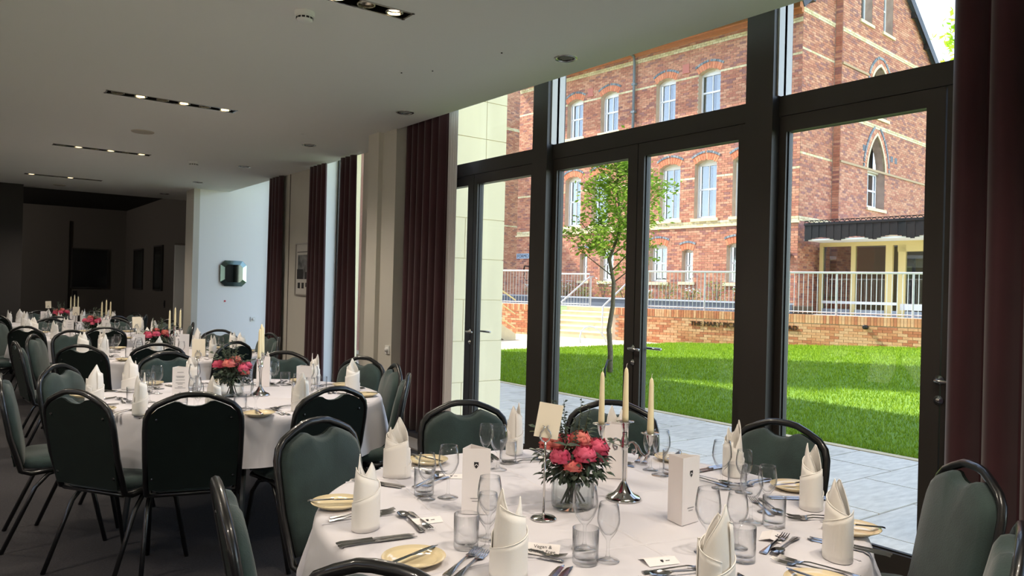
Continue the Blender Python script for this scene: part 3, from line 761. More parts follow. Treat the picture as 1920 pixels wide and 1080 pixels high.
# gable windows
def ring(Wl, root, inner, th, n, m, name):
    c = Vector((sum(p[0] for p in inner)/len(inner), sum(p[1] for p in inner)/len(inner)))
    mb = MB(); pts = [Vector(p) for p in inner[2:]]; k = len(pts)
    for i in range(k-1):
        a, b = pts[i], pts[i+1]; na = (a-Vector((c.x, pts[0].y-.3))).normalized(); nb = (b-Vector((c.x, pts[0].y-.3))).normalized()
        mb.prism([tuple(a), tuple(b), tuple(b+nb*th), tuple(a+na*th)], -.05, n, Wl.fn())
    return mb.build(name, m, root)
for h, (zs,) in zip(gh[:2], ((5.75,), (8.75,))):
    ring(Gb, bd, h, .10, .03, M_stonet, 'stone_arch')
    arch_bricks(Gb, bd, h[2:], (.11, .26), BR, .02, 3); arch_bricks(Gb, bd, h[2:], (.27, .36), GREY, .035, 4)
sash(Gb, bd, 4.12, 5.36, 4.56, 5.75, -.26, bars=1, curtains=False)
hd = MB(); Gb.box(hd, 4.1, 5.4, 5.75, 5.83, -.32, -.2); hd.build('stone_transom', M_stonet, bd)
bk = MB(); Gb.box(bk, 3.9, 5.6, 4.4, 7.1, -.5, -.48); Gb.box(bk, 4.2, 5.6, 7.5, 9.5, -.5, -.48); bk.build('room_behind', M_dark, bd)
sash(Gb, bd, 4.36, 5.44, 7.66, 8.75, -.26, bars=1, curtains=False)
for a, b in ((3.30, 4.14), (5.02, 5.80)): sash(Gb, bd, a, b, 10.62, 12.4, -.24, top_rise=.2, bars=0)
for a, b, z in ((4.0, 5.5, 4.45), (4.2, 5.6, 7.55), (3.2, 4.24, 10.52), (4.92, 5.9, 10.52)):
    s = MB(); Gb.box(s, a, b, z-.04, z+.06, -.28, .07); s.build('window_sill', M_stonet, bd)
for u, z in ((3.76, 6.44), (5.95, 6.35), (6.3, 6.33)):
    v = MB(); Gb.box(v, u-.1, u+.1, z-.1, z+.1, 0, .015); v.build('air_brick', M_slate, bd)
pipe(Ga, bd, 1.55, .95, 3.3, .08, M_drain, .04)
# roof with overhanging verge
rf = MB(); ap = (4.6, 13.97)
for (e, n0) in (((-.9, 10.04), 1), ((10.1, 10.04), -1)):
    for_depth = [(-.7, .9)]
    pts = [(e[0], e[1]), ap, (ap[0], ap[1]+.16), (e[0], e[1]+.16)]
    rf.prism(pts, .42, -10.8, Ga.fn())
rf.build('roof', M_roof, bd)
vb = MB()
for e in ((-.9, 10.04), (10.1, 10.04)):
    d = Vector((ap[0]-e[0], ap[1]-e[1])).normalized(); nn = Vector((d.y, -d.x));
    if nn.y > 0: nn = -nn
    q = [Vector(e), Vector(ap), Vector(ap)+nn*.22, Vector(e)+nn*.22]
    vb.prism([tuple(p) for p in q], .45, .42, Ga.fn())
vb.build('bargeboard', M_iron, bd)
for u in (8.6, 7.4):
    zt = 13.87-(u-4.6)*.714; b_ = MB(); Ga.box(b_, u-.06, u+.06, zt-.22, zt-.02, .2, .42); b_.build('roof_bracket', M_iron, bd)
# ---- wing that returns towards us beyond the facade
Wg = Wall(C0+d1*19+d2*6, -d2, -d1)
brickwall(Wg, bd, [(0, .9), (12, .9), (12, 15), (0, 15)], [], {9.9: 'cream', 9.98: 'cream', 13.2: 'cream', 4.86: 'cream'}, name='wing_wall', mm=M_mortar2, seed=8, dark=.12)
# ---- signs on the facade
r = empty('building_sign', (0, 0, 0)); tag(r, 'navy and white lettered sign plate on the brick facade by the far steps', 'sign')
sg = MB(); Fa.box(sg, 9.7, 10.5, 2.77, 2.98, .02, .04); sg.build('plate', mat('sign_plate', (150, 165, 185), .5), r)
Mt = Matrix(((-d1.x, 0, -d2.x, 0), (-d1.y, 0, -d2.y, 0), (0, 1, 0, 0), (0, 0, 0, 1)))
Mt.translation = Fa.P(10.1, 2.87, .045)
text('lettering', 'FORMO', .2, mat('navy_ink', (28, 36, 60), .5), r, Mt, .002)
r = empty('security_lamp', (0, 0, 0)); tag(r, 'small dark floodlight fixed near the corner of the brick facade', 'lamp')
sg = MB(); Fa.box(sg, -1.85, -1.6, 2.62, 2.8, .03, .2); sg.build('body', M_iron, r); sg = MB(); Fa.box(sg, -1.75, -1.7, 2.55, 2.9, .02, .04); sg.build('bracket', M_iron, r)
r = empty('bracket_lamp', (0, 0, 0)); tag(r, 'black wrought iron bracket standing below the lettered sign', 'bracket')
t = MB(); t.tube([Fa.P(9.2, 1.2, .3), Fa.P(9.2, 2.3, .3), Fa.P(9.25, 2.42, .3), Fa.P(9.7, 2.45, .3), Fa.P(9.75, 2.3, .3)], .03, 6); t.build('post', M_iron, r, smooth=True)
t = MB(); t.tube([Fa.P(9.55+.18*cos(a), 2.05+.2*sin(a), .3) for a in [i*.5 for i in range(13)]], .018, 5); t.build('scroll', M_iron, r, smooth=True)

# ================================================================== VERANDA
ve = empty('veranda'); tag(ve, 'glazed cream veranda with scalloped black iron valance against the gable', 'veranda')
Vf = Wall(C0+d2*1.0, d1, -d2); Vv = Wall(C0-d2*.2, d1, -d2)
u1_ = -.22; fr_h = 3.13
b_ = MB(); Vf.box(b_, -8.0, u1_, .9, 1.12, -.1, .02); b_.build('plinth', M_slatetop, ve)
cols_ = [(-.30, -.20), (-1.30, -1.17), (-2.36, -2.17), (-2.72, -2.52), (-4.0, -3.85), (-5.2, -5.05), (-6.4, -6.25)]
for a, b in cols_: c = MB(); Vf.box(c, a, b, .95, fr_h, -.08, .03); c.build('post', M_cream, ve)
c = MB(); Vf.box(c, -8, -.2, fr_h-.13, fr_h, -.08, .035); c.build('head_rail', M_cream, ve)
c = MB(); Vf.box(c, -4, -2.5, fr_h-.32, fr_h-.13, -.08, .03); c.build('door_head', M_cream, ve)
c = MB(); Vf.box(c, -2.5, -.3, 1.28, 1.36, -.07, .04); c.build('sill', M_sash, ve)
c = MB(); Vf.box(c, -4.0, -2.6, 1.15, 1.33, -.05, .03); c.build('kick_rail', M_sash, ve)
pn = [(-1.17, -.30), (-2.17, -1.30), (-3.85, -2.72), (-5.05, -4.0), (-6.25, -5.2)]
for a, b in pn: c = MB(); Vf.box(c, a, b, 1.36, fr_h-.13, -.03, -.02); c.build('pane', M_pane, ve)
c = MB(); Vf.box(c, -8, -.2, .9, 3.3, -2.6, -2.5); c.build('back_wall', mat('veranda_room', (150, 142, 112), .9), ve)
c = MB(); Vf.box(c, -8, -.2, .86, .92, -2.6, 0); c.build('room_floor', M_slate, ve)
c = MB(); Vf.box(c, -2.05, -1.75, 1.2, 2.75, -2.5, -2.4); c.build('inner_door', M_slate, ve)
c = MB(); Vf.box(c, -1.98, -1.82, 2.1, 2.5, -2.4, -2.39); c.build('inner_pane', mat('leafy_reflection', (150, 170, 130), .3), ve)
c = MB(); Vv.box(c, -8.2, -.30, 3.12, 3.16, -3.8, 0); c.build('soffit', M_wallw, ve)
c = MB(); Vv.box(c, -8.2, -.3, 3.58, 3.64, -1.1, -.02); c.build('roof', M_roof, ve)
# corrugated valance with scalloped hem: each vertical rib a board
for i in range(71):
    ua = -.32-i*.11; ub = ua-.105; uc = (ua+ub)/2; ph = ((uc+.32) % 1.0)
    zb = 3.10+.12*sin(pi*ph)-.02
    c = MB(); Vv.box(c, ub, ua, zb, 3.56, 0+.012*(i % 2), .03+.012*(i % 2)); c.build('valance_board', M_iron, ve)
c = MB(); Vv.box(c, -8.2, -.3, 3.56, 3.60, 0, .06); Vv.box(c, -8.2, -.3, 3.69, 3.705, .01, .035); c.build('cresting_rail', M_iron, ve)
for i in range(52):
    u = -.38-i*.15; c = MB(); c.tube([Vv.P(u+.075*cos(a), 3.605+.085*sin(a), .022) for a in [pi*j/6 for j in range(7)]], .010, 4); c.build('cresting_loop', M_iron, ve)
# small matching veranda under the wing
v2 = empty('veranda'); tag(v2, 'smaller black valanced porch in the corner beyond the stone wing', 'veranda')
Wp = Wall(C0+d1*15.5+d2*.4, -d2, -d1)
for i in range(30):
    c = MB(); Wp.box(c, .1+i*.11, .1+i*.11+.105, 2.98+.12*sin(pi*((i*.11) % 1.0)), 3.5, 0, .03+.012*(i % 2)); c.build('valance_board', M_iron, v2)
c = MB(); Wp.box(c, 0, 3.6, 3.5, 3.6, -.6, .08); c.build('roof', M_roof, v2)
for a in (.2, .75, 1.4, 2.2): c = MB(); Wp.box(c, a, a+.12, .95, 3.1, -.35, -.25); c.build('post', M_cream, v2)
c = MB(); Wp.box(c, .2, 3.5, .95, 2.9, -.45, -.42); c.build('pane', M_pane, v2); c = MB(); Wp.box(c, .2, 3.5, .95, 2.9, -.5, -.48); c.build('back', mat('veranda_room2', (110, 108, 96), .9), v2)

# ================================================================== TERRACE, RETAINING WALL, RAILING
th = radians(17.5); r1 = Vector((sin(th), -cos(th), 0)); rn = Vector((cos(th), sin(th), 0))
Rt = Wall((16.83, 15.75, 0), r1, -rn)
tr = MB(); tr.add([Rt.P(-1.1, .95, -.1), Rt.P(12, .95, -.1), Rt.P(14, .95, -14), Rt.P(-1.1, .95, -14)], [(3, 2, 1, 0)])
tr.add([Rt.P(-14, .95, -1.55), Rt.P(-1.1, .95, -1.55), Rt.P(-1.1, .95, -14), Rt.P(-14, .95, -14)], [(3, 2, 1, 0)])
tr.build('terrace', mat('terrace_paving', (196, 192, 184), .8, var=.05), kind='structure')
rw = empty('retaining_wall'); rw['kind'] = 'structure'; rw['label'] = 'low brick retaining wall with brick-on-edge coping and cast letters'
c = MB(); Rt.box(c, -1.1, 12, -.2, .86, -.3, 0); c.build('mortar_core', M_mortar, rw)
c = MB(); Rt.box(c, -1.12, 12, .76, .975, -.28, .004); c.build('coping_bed', M_mortar, rw)
pb = [mat('paving_brick_%d' % i, c_, .85, var=.12, vscale=14, bump=.3) for i, c_ in enumerate([(206, 138, 96), (218, 158, 114), (190, 116, 80), (222, 170, 128)])]
base_b = [MB().box(-.1075, .1075, 0, .03, -.033, .033).mesh('brick', m) for m in pb]
cop_b = [MB().box(-.0325, .0325, -.22, .022, -.107, .107).mesh('brick', m) for m in pb]
ang = atan2(r1.y, r1.x)
# local +y must point outward (-rn): r1 rotated +90deg = (cos th, sin th)=rn -> flip
def wobj(me, u, z, n):
    o = link('brick', me, rw); o.location = Rt.P(u, z, n); o.rotation_euler = (0, 0, ang+pi); return o
rb_ = random.Random(5); stuff = MB(); n_ind = 0
cols4 = [srgb(206, 138, 96), srgb(218, 158, 114), srgb(190, 116, 80), srgb(222, 170, 128)]
for k in range(12):
    z = -.08+.07*k+.0*k
    z = .72-.0725*k; u = -1.1-(.1125 if k % 2 else 0)
    while u < 11.9:
        uc = u+.1125
        if uc > -.95:
            if 3.7 < uc < 8.9 and n_ind < 245: wobj(rb_.choice(base_b), uc, z, 0-.012).rotation_euler[0] = 0; n_ind += 1
            else: Rt.box(stuff, uc-.1075, uc+.1075, z-.033, z+.033, -.01, .018, rb_.choice(cols4))
        u += .225
u = -1.08; nc = 0
while u < 11.9:
    if 4.2 < u < 8.6 and nc < 55: wobj(rb_.choice(cop_b), u, .885, -.0); nc += 1
    else: Rt.box(stuff, u-.0325, u+.0325, .778, .992, -.22, .022, rb_.choice(cols4))
    u += .075
stuff.build('brick', M_tint, rw, kind='stuff')
Mt2 = Matrix(((r1.x, 0, -rn.x, 0), (r1.y, 0, -rn.y, 0), (0, 1, 0, 0), (0, 0, 0, 1)))
bronze = mat('bronze_letters', (70, 50, 40), .5, .5)
for body, u in (('THE MARY PICK', 2.10), ('AD', 4.27)):
    M_ = Mt2.copy(); M_.translation = Rt.P(u, .62, .03); text('lettering', body, .19, bronze, rw, M_, .012)
sp_ = empty('water_spout'); tag(sp_, 'dark pipe spout sticking out of the low brick wall', 'spout')
t = MB(); t.tube([Rt.P(6.07, .73, 0), Rt.P(6.05, .74, .17)], .055, 12); t.build('pipe', M_iron, sp_, smooth=True)
t = MB(); t.tube([Rt.P(6.05, .74, .171), Rt.P(6.05, .74, .173)], .04, 12); t.build('opening', M_ink, sp_)
def railing(Wl, u0, u1, z0, z1, n, label, step=.118):
    r = empty('railing'); tag(r, label, 'railing')
    t = MB(); t.tube([Wl.P(u0, z1, n), Wl.P(u1, z1, n)], .028, 6); t.build('handrail', M_rail, r)
    t = MB(); t.tube([Wl.P(u0, z0+.08, n), Wl.P(u1, z0+.08, n)], .014, 4); t.build('bottom_rail', M_rail, r)
    k = 0; u = u0
    while u < u1:
        p = k % 15 == 0; t = MB(); t.tube([Wl.P(u, z0 if p else z0+.03, n), Wl.P(u, z1, n)], .026 if p else .010, 6 if p else 4)
        t.build('post' if p else 'baluster', M_rail, r); u += step; k += 1
    return r
railing(Rt, .0, 10.5, .99, 2.10, -.12, 'galvanised railing with upright balusters on top of the low brick wall')
railing(Rt, -4.2, -2.9, .95, 2.05, -1.7, 'short galvanised railing at the top of the stone steps')
railing(Rt, -12.5, -3.9, .98, 2.1, -.15, 'galvanised railing above the far stone stair')
# steps
st = empty('stone_steps'); tag(st, 'pale stone steps climbing to the terrace left of the low brick wall', 'steps')
for k in range(6):
    c = MB(); Rt.box(c, -3.7, -1.12, -.05, .15*(k+1)+.05, -(.32*k), -(.32*k)-.36); o = c.build('step', M_stonet, st)
    c = MB(); Rt.box(c, -3.7, -1.12, .15*(k+1)+.02, .15*(k+1)+.055, -(.32*k)+.015, -(.32*k)-.36); c.build('nosing', mat('step_nosing', (240, 230, 205), .8), o)
def handrail(u, label):
    r = empty('stair_handrail'); tag(r, label, 'handrail', None)
    t = MB(); t.tube([Rt.P(u, .1, .25), Rt.P(u, 1.0, .25), Rt.P(u, 1.06, .15), Rt.P(u, 1.95, -1.7), Rt.P(u, 1.97, -2.0)], .026, 6); t.build('rail', M_rail, r, smooth=True)
    t = MB(); t.tube([Rt.P(u, .95, -1.8), Rt.P(u, 1.95, -1.8)], .024, 6); t.build('post', M_rail, r)
handrail(-2.9, 'white metal handrail rising up the middle of the stone steps'); handrail(-1.3, 'white metal handrail beside the end of the low brick wall')
# far stair beside the stone wing
fs = empty('stone_stair'); tag(fs, 'stone stair with sloping cheek seen past the stone wing', 'stair')
Sd = Wall((13.3, 17.6, 0), Vector((-.93, .36, 0)), Vector((-.36, -.93, 0)))
c = MB(); c.prism([(-.1, 0), (.25, 0), (2.8, 1.75), (2.8, 2.05), (-.1, .18)], 0, -.25, Sd.fn()); c.build('cheek', M_stonet, fs)
for k in range(9):
    c = MB(); Sd.box(c, .1+.3*k, .1+.3*k+.34, .02, .17*(k+1), -.25, -1.6); c.build('step', M_stonet, fs)
for dz in (.45, .85, 1.25):
    t = MB(); t.tube([Sd.P(-.1, dz-.1, -.1), Sd.P(2.9, dz+1.85, -.1)], .02, 6); t.build('handrail', M_cream, fs)
bp = empty('retaining_wall'); bp['kind'] = 'structure'; bp['label'] = 'brick retaining wall behind the far stone stair'
c = MB(); Rt.box(c, -13, -3.75, -.1, .96, -.4, 0); c.build('mortar_core', M_mortar, bp)
c = MB(); kk = 0; z = .0
while z < .8:
    u = -13
    while u < -3.9: Rt.box(c, u+(.1 if kk % 2 else 0), u+.215+(.1 if kk % 2 else 0), z, z+.066, 0, .015, rb_.choice(cols4)); u += .225
    z += .075; kk += 1
u = -13
while u < -3.8: Rt.box(c, u, u+.065, .80, .99, -.35, .03, rb_.choice(cols4)); u += .075
c.build('brick', M_tint, bp, kind='stuff')
# planter and planting against the facade
pl = empty('planter'); tag(pl, 'long slate-grey planter wall in front of the brick facade', 'planter')
c = MB(); Fa.box(c, -2.6, 10.2, .9, 1.22, 1.25, 1.45); c.build('wall', M_slate, pl); c = MB(); Fa.box(c, -2.6, 10.2, 1.22, 1.27, 1.2, 1.5); c.build('coping', M_slatetop, pl)
c = MB(); Fa.box(c, -2.6, 10.2, .9, 1.18, 0, 1.25); c.build('soil', mat('planter_soil', (90, 74, 56), .95), pl)
def bush(name, P, r, h, n, label, m=M_bushleaf, flowers=False, seed=0, size=.035):
    rr = random.Random(seed); v = []; f = []
    root = empty(name, P); tag(root, label, 'plant', 'planting in front of the facade')
    stm = MB()
    for i in range(7): a = rr.random()*6.28; stm.tube([(0, 0, 0), (r*.4*cos(a), r*.4*sin(a), h*.6), (r*.7*cos(a), r*.7*sin(a), h*rr.uniform(.8, 1))], .006, 3)
    stm.build('stem', M_stem, root)
    mb = MB()
    for i in range(n):
        a = rr.random()*6.28; q = r*sqrt(rr.random()); z = h*rr.random()**.8; s = size*rr.uniform(.6, 1.3)
        c = Vector((q*cos(a), q*sin(a), z)); d = Vector((rr.uniform(-1, 1), rr.uniform(-1, 1), rr.uniform(-.3, 1))).normalized(); e = d.orthogonal().normalized()
        mb.add([c-d*s, c+e*s*.4, c+d*s, c-e*s*.4], [(0, 1, 2, 3)])
    mb.build('foliage', m, root, kind='stuff')
    if flowers:
        fm = MB()
        for i in range(14): a = rr.random()*6.28; fm.lathe([(0, 0), (.035, .01), (.03, .03), (0, .02)], 5, (r*.8*cos(a), r*.8*sin(a), h*rr.uniform(.7, 1.1)))
        fm.build('flowers', M_white, root, kind='stuff')
for i in range(12):
    u = -1.6+i*.95; nm = ['sunlit leafy shrub', 'white-flowered shrub'][i % 2]
    bush('shrub', Fa.P(u, 1.18, .65), .34, .35+.35*((i*7 % 5)/4), 260, nm+' in the planter, %s along from the building corner' % ['first', 'second', 'third', 'fourth', 'fifth', 'sixth', 'seventh', 'eighth', 'ninth', 'tenth', 'eleventh', 'twelfth'][i], flowers=i % 2 == 1, seed=i)

# ================================================================== STONE WING OF OUR OWN BUILDING
sw = empty('stone_wing'); sw['kind'] = 'structure'; sw['label'] = 'tall pale limestone wall beside the glazed doors'
MB().box(4.15, 5.06, 6.93, 7.42, -.1, 9.0).build('wall_core', mat('stone_joint', (232, 222, 192), .9), sw)
zz = [-.02, .43, .875, 1.325, 1.77, 2.21, 2.655, 3.09, 3.50, 4.3, 5.1, 5.9]
for i in range(len(zz)-1):
    cuts = [4.15, 4.55, 5.075] if i % 2 == 0 and i < 6 else [4.15, 5.075]
    if i >= 6: cuts = [4.15, 4.80, 5.075]
    for a, b in zip(cuts, cuts[1:]): MB().box(a+.003, b-.003, 6.915, 6.935, zz[i]+.004, zz[i+1]-.004).build('ashlar_block', M_stone, sw)
MB().box(4.5, 4.88, 10.2, 10.9, -.1, 3.45).build('outer_pier', M_stone, kind='structure')
MB().box(5.2, 8.6, 15.8, 17.5, -.1, 15).build('shadow_block', mat('light_blocker_brick', (176, 120, 96), .9), kind='structure')  # unseen block added to throw shade over the lawn

# ================================================================== TREES
def tree(name, base, h, spread, nleaf, label, m, r0, seed, lsize=.04, zfrac=.38, lean=0):
    rr = random.Random(seed); root = empty(name, base); tag(root, label, 'tree')
    tk = MB(); pts = [Vector((rr.uniform(-.02, .02)*i, rr.uniform(-.02, .02)*i+lean*i/10, h*.95*i/10)) for i in range(11)]
    tk.tube(pts, [r0*(1-.85*i/10) for i in range(11)], 8); tk.build('trunk', M_bark, root, smooth=True)
    br = MB(); tips = []
    nb = 30
    for i in range(nb):
        t = zfrac+(1-zfrac)*(i/nb)**.9*.93; k = min(9, int(t*10)); p = pts[k].lerp(pts[k+1], t*10-k) if k < 10 else pts[-1]
        a = i*2.4+rr.uniform(-.3, .3); L = spread*(1-(t-zfrac)/(1-zfrac)*.62)*rr.uniform(.7, 1.1)
        d = Vector((cos(a), sin(a), .75)).normalized(); q1 = p+d*L*.5; q2 = q1+Vector((d.x*.6, d.y*.6, .55)).normalized()*L*.5
        br.tube([p, q1, q2], [r0*.32*(1-t*.5), r0*.2*(1-t*.5), r0*.06], 5)
        for s in range(6):
            f = rr.uniform(.25, 1.0); c = p.lerp(q1, f*2) if f < .5 else q1.lerp(q2, f*2-1)
            e = c+Vector((rr.uniform(-1, 1), rr.uniform(-1, 1), rr.uniform(-.3, .7)))*L*.28
            br.tube([c, e], [r0*.06, r0*.03], 3); tips.append((c, e))
    br.build('branch', M_bark, root, smooth=True, kind='stuff')
    mb = MB()
    for i in range(nleaf):
        c, e = rr.choice(tips); q = c.lerp(e, rr.uniform(.2, 1.15))+Vector((rr.gauss(0, .04), rr.gauss(0, .04), rr.gauss(0, .03)))*(lsize/.04)
        s = lsize*rr.uniform(.6, 1.25); d = Vector((rr.uniform(-1, 1), rr.uniform(-1, 1), rr.uniform(-.8, .5))).normalized(); n_ = d.orthogonal().normalized()
        mb.add([q, q+d*s*.5+n_*s*.28, q+d*s, q+d*s*.5-n_*s*.28], [(0, 1, 2, 3)])
    mb.build('foliage', m, root, kind='stuff')
    return root
yt = tree('young_tree', (9.32, 9.52, .0), 4.25, 1.35, 7000, 'slender young tree with fresh green leaves growing on the lawn', M_treeleaf, .05, 21, .085, .40)
t = MB(); t.tube([(9.25, 9.42, .28), (9.05, 9.3, .30), (8.85, 9.15, .18), (8.80, 9.1, .0)], .018, 6)
tag(t.build('irrigation_pipe', M_iron, smooth=True), 'black irrigation pipe curling out of the grass beside the young tree', 'pipe')
t = MB(); t.tube([Vector((15.0+.5*cos(a), 16.0+.2*sin(a), .45*sin(a))) for a in [pi*j/8 for j in range(9)]], .02, 6)
tag(t.build('bicycle_hoop', M_rail, smooth=True), 'low metal hoop standing on the pale paving by the stone steps', 'hoop')
tree('tall_tree', (43.2, 17.0, 0), 17.6, 4.4, 6000, 'bright lime-green tree rising beyond the gable against the sky', M_bigtree, .4, 33, .45, .35)

# ================================================================== PROTOTYPES: CHAIR
FIRST = {}
def back_pts(inset=0, dip=0):
    half = [(.205, .40), (.211, .60), (.213, .735), (.210, .79), (.198, .828), (.170, .858), (.120, .882), (.065, .903), (.03, .908)]
    L = [(x, z) for x, z in half]
    return L+[(-x, z) for x, z in reversed(half)]
def leany(z): return -.185-.095*max(0, (z-.42))/.50
def make_chair():
    r = empty('banquet_chair')
    fp = back_pts()
    pts = [(fp[0][0]*.96, -.02, .415), (fp[0][0]*.99, -.12, .405), (fp[0][0], -.165, .42)]+[(x, leany(z), z) for x, z in fp[1:-1]]
    pts += [(-fp[0][0], -.165, .42), (-fp[0][0]*.99, -.12, .405), (-fp[0][0]*.96, -.02, .415)]
    MB().tube(pts, .0145, 8).build('back_frame', M_black, r, smooth=True)
    half = [(0, .445), (.19, .445), (.197, .60), (.200, .735), (.196, .785), (.184, .818), (.158, .843), (.122, .861), (.088, .874), (.068, .872), (.052, .862), (.03, .853), (0, .850)]
    out = [(x, z) for x, z in half]+[(-x, z) for x, z in half[::-1][1:-1]]
    c = (0, .64); m = MB(); rings = [(1, 0), (1.0, .018), (.975, .034), (.90, .043), (.5, .050)]
    n = len(out)
    for (s, b) in rings:
        for (x, z) in out:
            X = c[0]+(x-c[0])*s; Z = c[1]+(z-c[1])*s; m.v.append((X, leany(Z)+.002+b, Z))
    for k in range(len(rings)-1):
        for i in range(n): j = (i+1) % n; m.f.append((k*n+i, k*n+j, (k+1)*n+j, (k+1)*n+i)); m.c.append(None)
    m.v.append((0, leany(.64)+.054, .64)); 
    for i in range(n): m.f.append(((len(rings)-1)*n+i, (len(rings)-1)*n+(i+1) % n, len(m.v)-1)); m.c.append(None)
    m.build('backrest', M_green, r, smooth=True, fixn=True)
    m = MB(); m.prism(out, 0, -.009, lambda u, v, a: (u*1.02, leany(v)+a, v)); m.build('back_panel', M_greenb, r)
    b = MB()
    for (x, z) in ((.165, .79), (-.165, .79), (.18, .50), (-.18, .50)): b.lathe([(.008, 0), (.006, .004), (0, .005)], 8, (0, 0, 0)); 
    b = MB()
    for (x, z) in ((.165, .79), (-.165, .79), (.18, .50), (-.18, .50)):
        q = MB().lathe([(.008, 0), (.006, .004), (0, .005)], 8); q.xf(Matrix.Translation((x, leany(z)-.009, z)) @ Matrix.Rotation(pi/2, 4, 'X'))
        q.build('bolt', M_black, r)
    # seat
    so = []
    for i in range(28):
        a = 2*pi*i/28; cx = abs(cos(a))**.35*(1 if cos(a) > 0 else -1); sy = abs(sin(a))**.35*(1 if sin(a) > 0 else -1)
        so.append((cx*(.205 if sy > 0 else .198), .03+sy*.205))
    m = MB(); rs = [(.97, .425), (1.0, .437), (1.0, .462), (.97, .476), (.88, .487), (.5, .494)]; n = len(so)
    for s, z in rs: m.v += [((x)*s, .03+(y-.03)*s, z) for x, y in so]
    for k in range(len(rs)-1):
        for i in range(n): j = (i+1) % n; m.f.append((k*n+i, k*n+j, (k+1)*n+j, (k+1)*n+i)); m.c.append(None)
    m.f.append(tuple((len(rs)-1)*n+i for i in range(n))); m.c.append(None); m.f.append(tuple(range(n))[::-1]); m.c.append(None)
    m.build('seat', M_green, r, smooth=True)
    m = MB(); m.tube([(.19, -.16, .412), (.19, .2, .412), (.17, .228, .412), (-.17, .228, .412), (-.19, .2, .412), (-.19, -.16, .412)], .0115, 6, closed=True); m.build('seat_frame', M_black, r, smooth=True)
    for s in (-1, 1):
        MB().tube([(s*.17, .05, .41), (s*.195, .11, .395), (s*.205, .16, .33), (s*.215, .235, .0)], .0115, 8).build('leg', M_black, r, smooth=True)
        MB().tube([(s*.17, .03, .41), (s*.195, -.04, .395), (s*.205, -.10, .33), (s*.218, -.245, .0)], .0115, 8).build('leg', M_black, r, smooth=True)
    return r
CH = make_chair()
def chair_at(tx, ty, facing_deg, label, group='green banquet chairs around the round tables'):
    f = radians(facing_deg); ox, oy = tx+.28*cos(f), ty+.28*sin(f)
    return place(CH, ox, oy, 0, f-pi/2, label, 'chair', group, FIRST)
TC = {1: (1.71, 1.85), 2: (1.52, 4.77), 3: (1.76, 7.82), 4: (1.55, 10.65), 5: (1.55, 13.4)}
TN = {1: 'nearest table', 2: 'second table', 3: 'third table', 4: 'fourth table', 5: 'farthest table'}
def face(t, x, y): return math.degrees(atan2(TC[t][1]-y, TC[t][0]-x))
chairs = [
 (1, .60, 2.07, None, 'green banquet chair seen edge-on, left of the nearest table'),
 (1, 1.20, 2.86, -68, 'green banquet chair with its padded front towards us, left rear of the nearest table'),
 (1, 1.98, 2.99, None, 'banquet chair backed by the door mullion, behind the nearest table on its far side'),
 (1, 2.63, 2.66, None, 'banquet chair behind the candelabra, nearly hidden by a white napkin'),
 (1, 2.88, 1.89, None, 'dark banquet chair silhouetted against the lawn, right rear of the nearest table'),
 (1, 2.70, 1.07, 138, 'light green velour banquet chair beside the near maroon curtain'),
 (1, 2.04, .70, 110, 'banquet chair cut by the bottom right corner, lamp gleam on its black frame'),
 (1, .69, 1.29, 29, 'banquet chair of which only the black top rail shows, at the bottom edge'),
 (2, .53, 4.12, 33, 'dark-backed banquet chair, left of two seen from behind at the second table'),
 (2, .99, 3.79, 75, 'dark-backed banquet chair seen squarely from behind at the middle of the second table'),
 (2, 1.65, 3.69, 100, 'banquet chair seen from behind with green-grey back, right side of the second table'),
 (2, 2.30, 4.07, 148, 'banquet chair in profile with pale lit back, nearer of two by the bunched curtain'),
 (2, 2.51, 4.62, 165, 'banquet chair seen in profile, farther of the two at the second table by the curtain'),
 (2, 2.55, 5.20, -157, 'banquet chair in front of the slim maroon curtain, window side of the second table'),
 (2, 2.18, 5.84, -122, 'banquet chair below the framed poster, far side of the second table'),
 (2, 1.38, 6.08, -84, 'banquet chair facing us behind the table stand of the second table'),
 (2, .60, 5.40, -38, 'banquet chair with grey-green front, far left of the second table'),
 (2, .28, 4.97, -5, 'banquet chair cut by the left edge of the picture, at the second table'),
 (3, 1.50, 6.93, 75, 'dark banquet chair seen from behind at the third table, touching the one facing us'),
 (3, .93, 6.95, 50, 'dark banquet chair seen from behind at the left of the third table'),
 (3, 2.15, 6.95, 118, 'banquet chair at the third table, behind the pink peonies of the second table'),
 (3, 2.71, 7.39, 160, 'banquet chair turned edge-on at the third table, nearer of a pair by the dark curtain'),
 (3, 2.86, 8.06, 190, 'banquet chair at the third table by the dark curtain, farther of a pair'),
 (3, 2.54, 8.78, -130, 'banquet chair with open handle hole against the bright white wall, third table'),
 (3, 1.10, 8.95, -60, 'banquet chair facing us on the far side of the third table'),
 (3, .72, 8.35, -22, 'olive-lit banquet chair at the left of the third table, rear one of two close together'),
 (3, .52, 7.45, 5, 'olive-lit banquet chair at the left of the third table, front one of two close together'),
]
for t, x, y, f, l in chairs: chair_at(x, y, face(t, x, y) if f is None else f, l)
PLACE9 = ['at its near side', 'at its near side towards the window', 'on its window side', 'on its window side, farther back', 'on its far side towards the window', 'on its far side', 'on its far side towards the inner room', 'on its inner side', 'at its near side towards the inner room']
for t, a0 in ((4, -92), (5, -100)):
    for k in range(9):
        a = radians(a0+40*k); r_ = 1.15; x, y = TC[t][0]+r_*cos(a), TC[t][1]+r_*sin(a)
        chair_at(x, y, math.degrees(a)+180, 'banquet chair at the %s, %s' % (TN[t], PLACE9[k]))

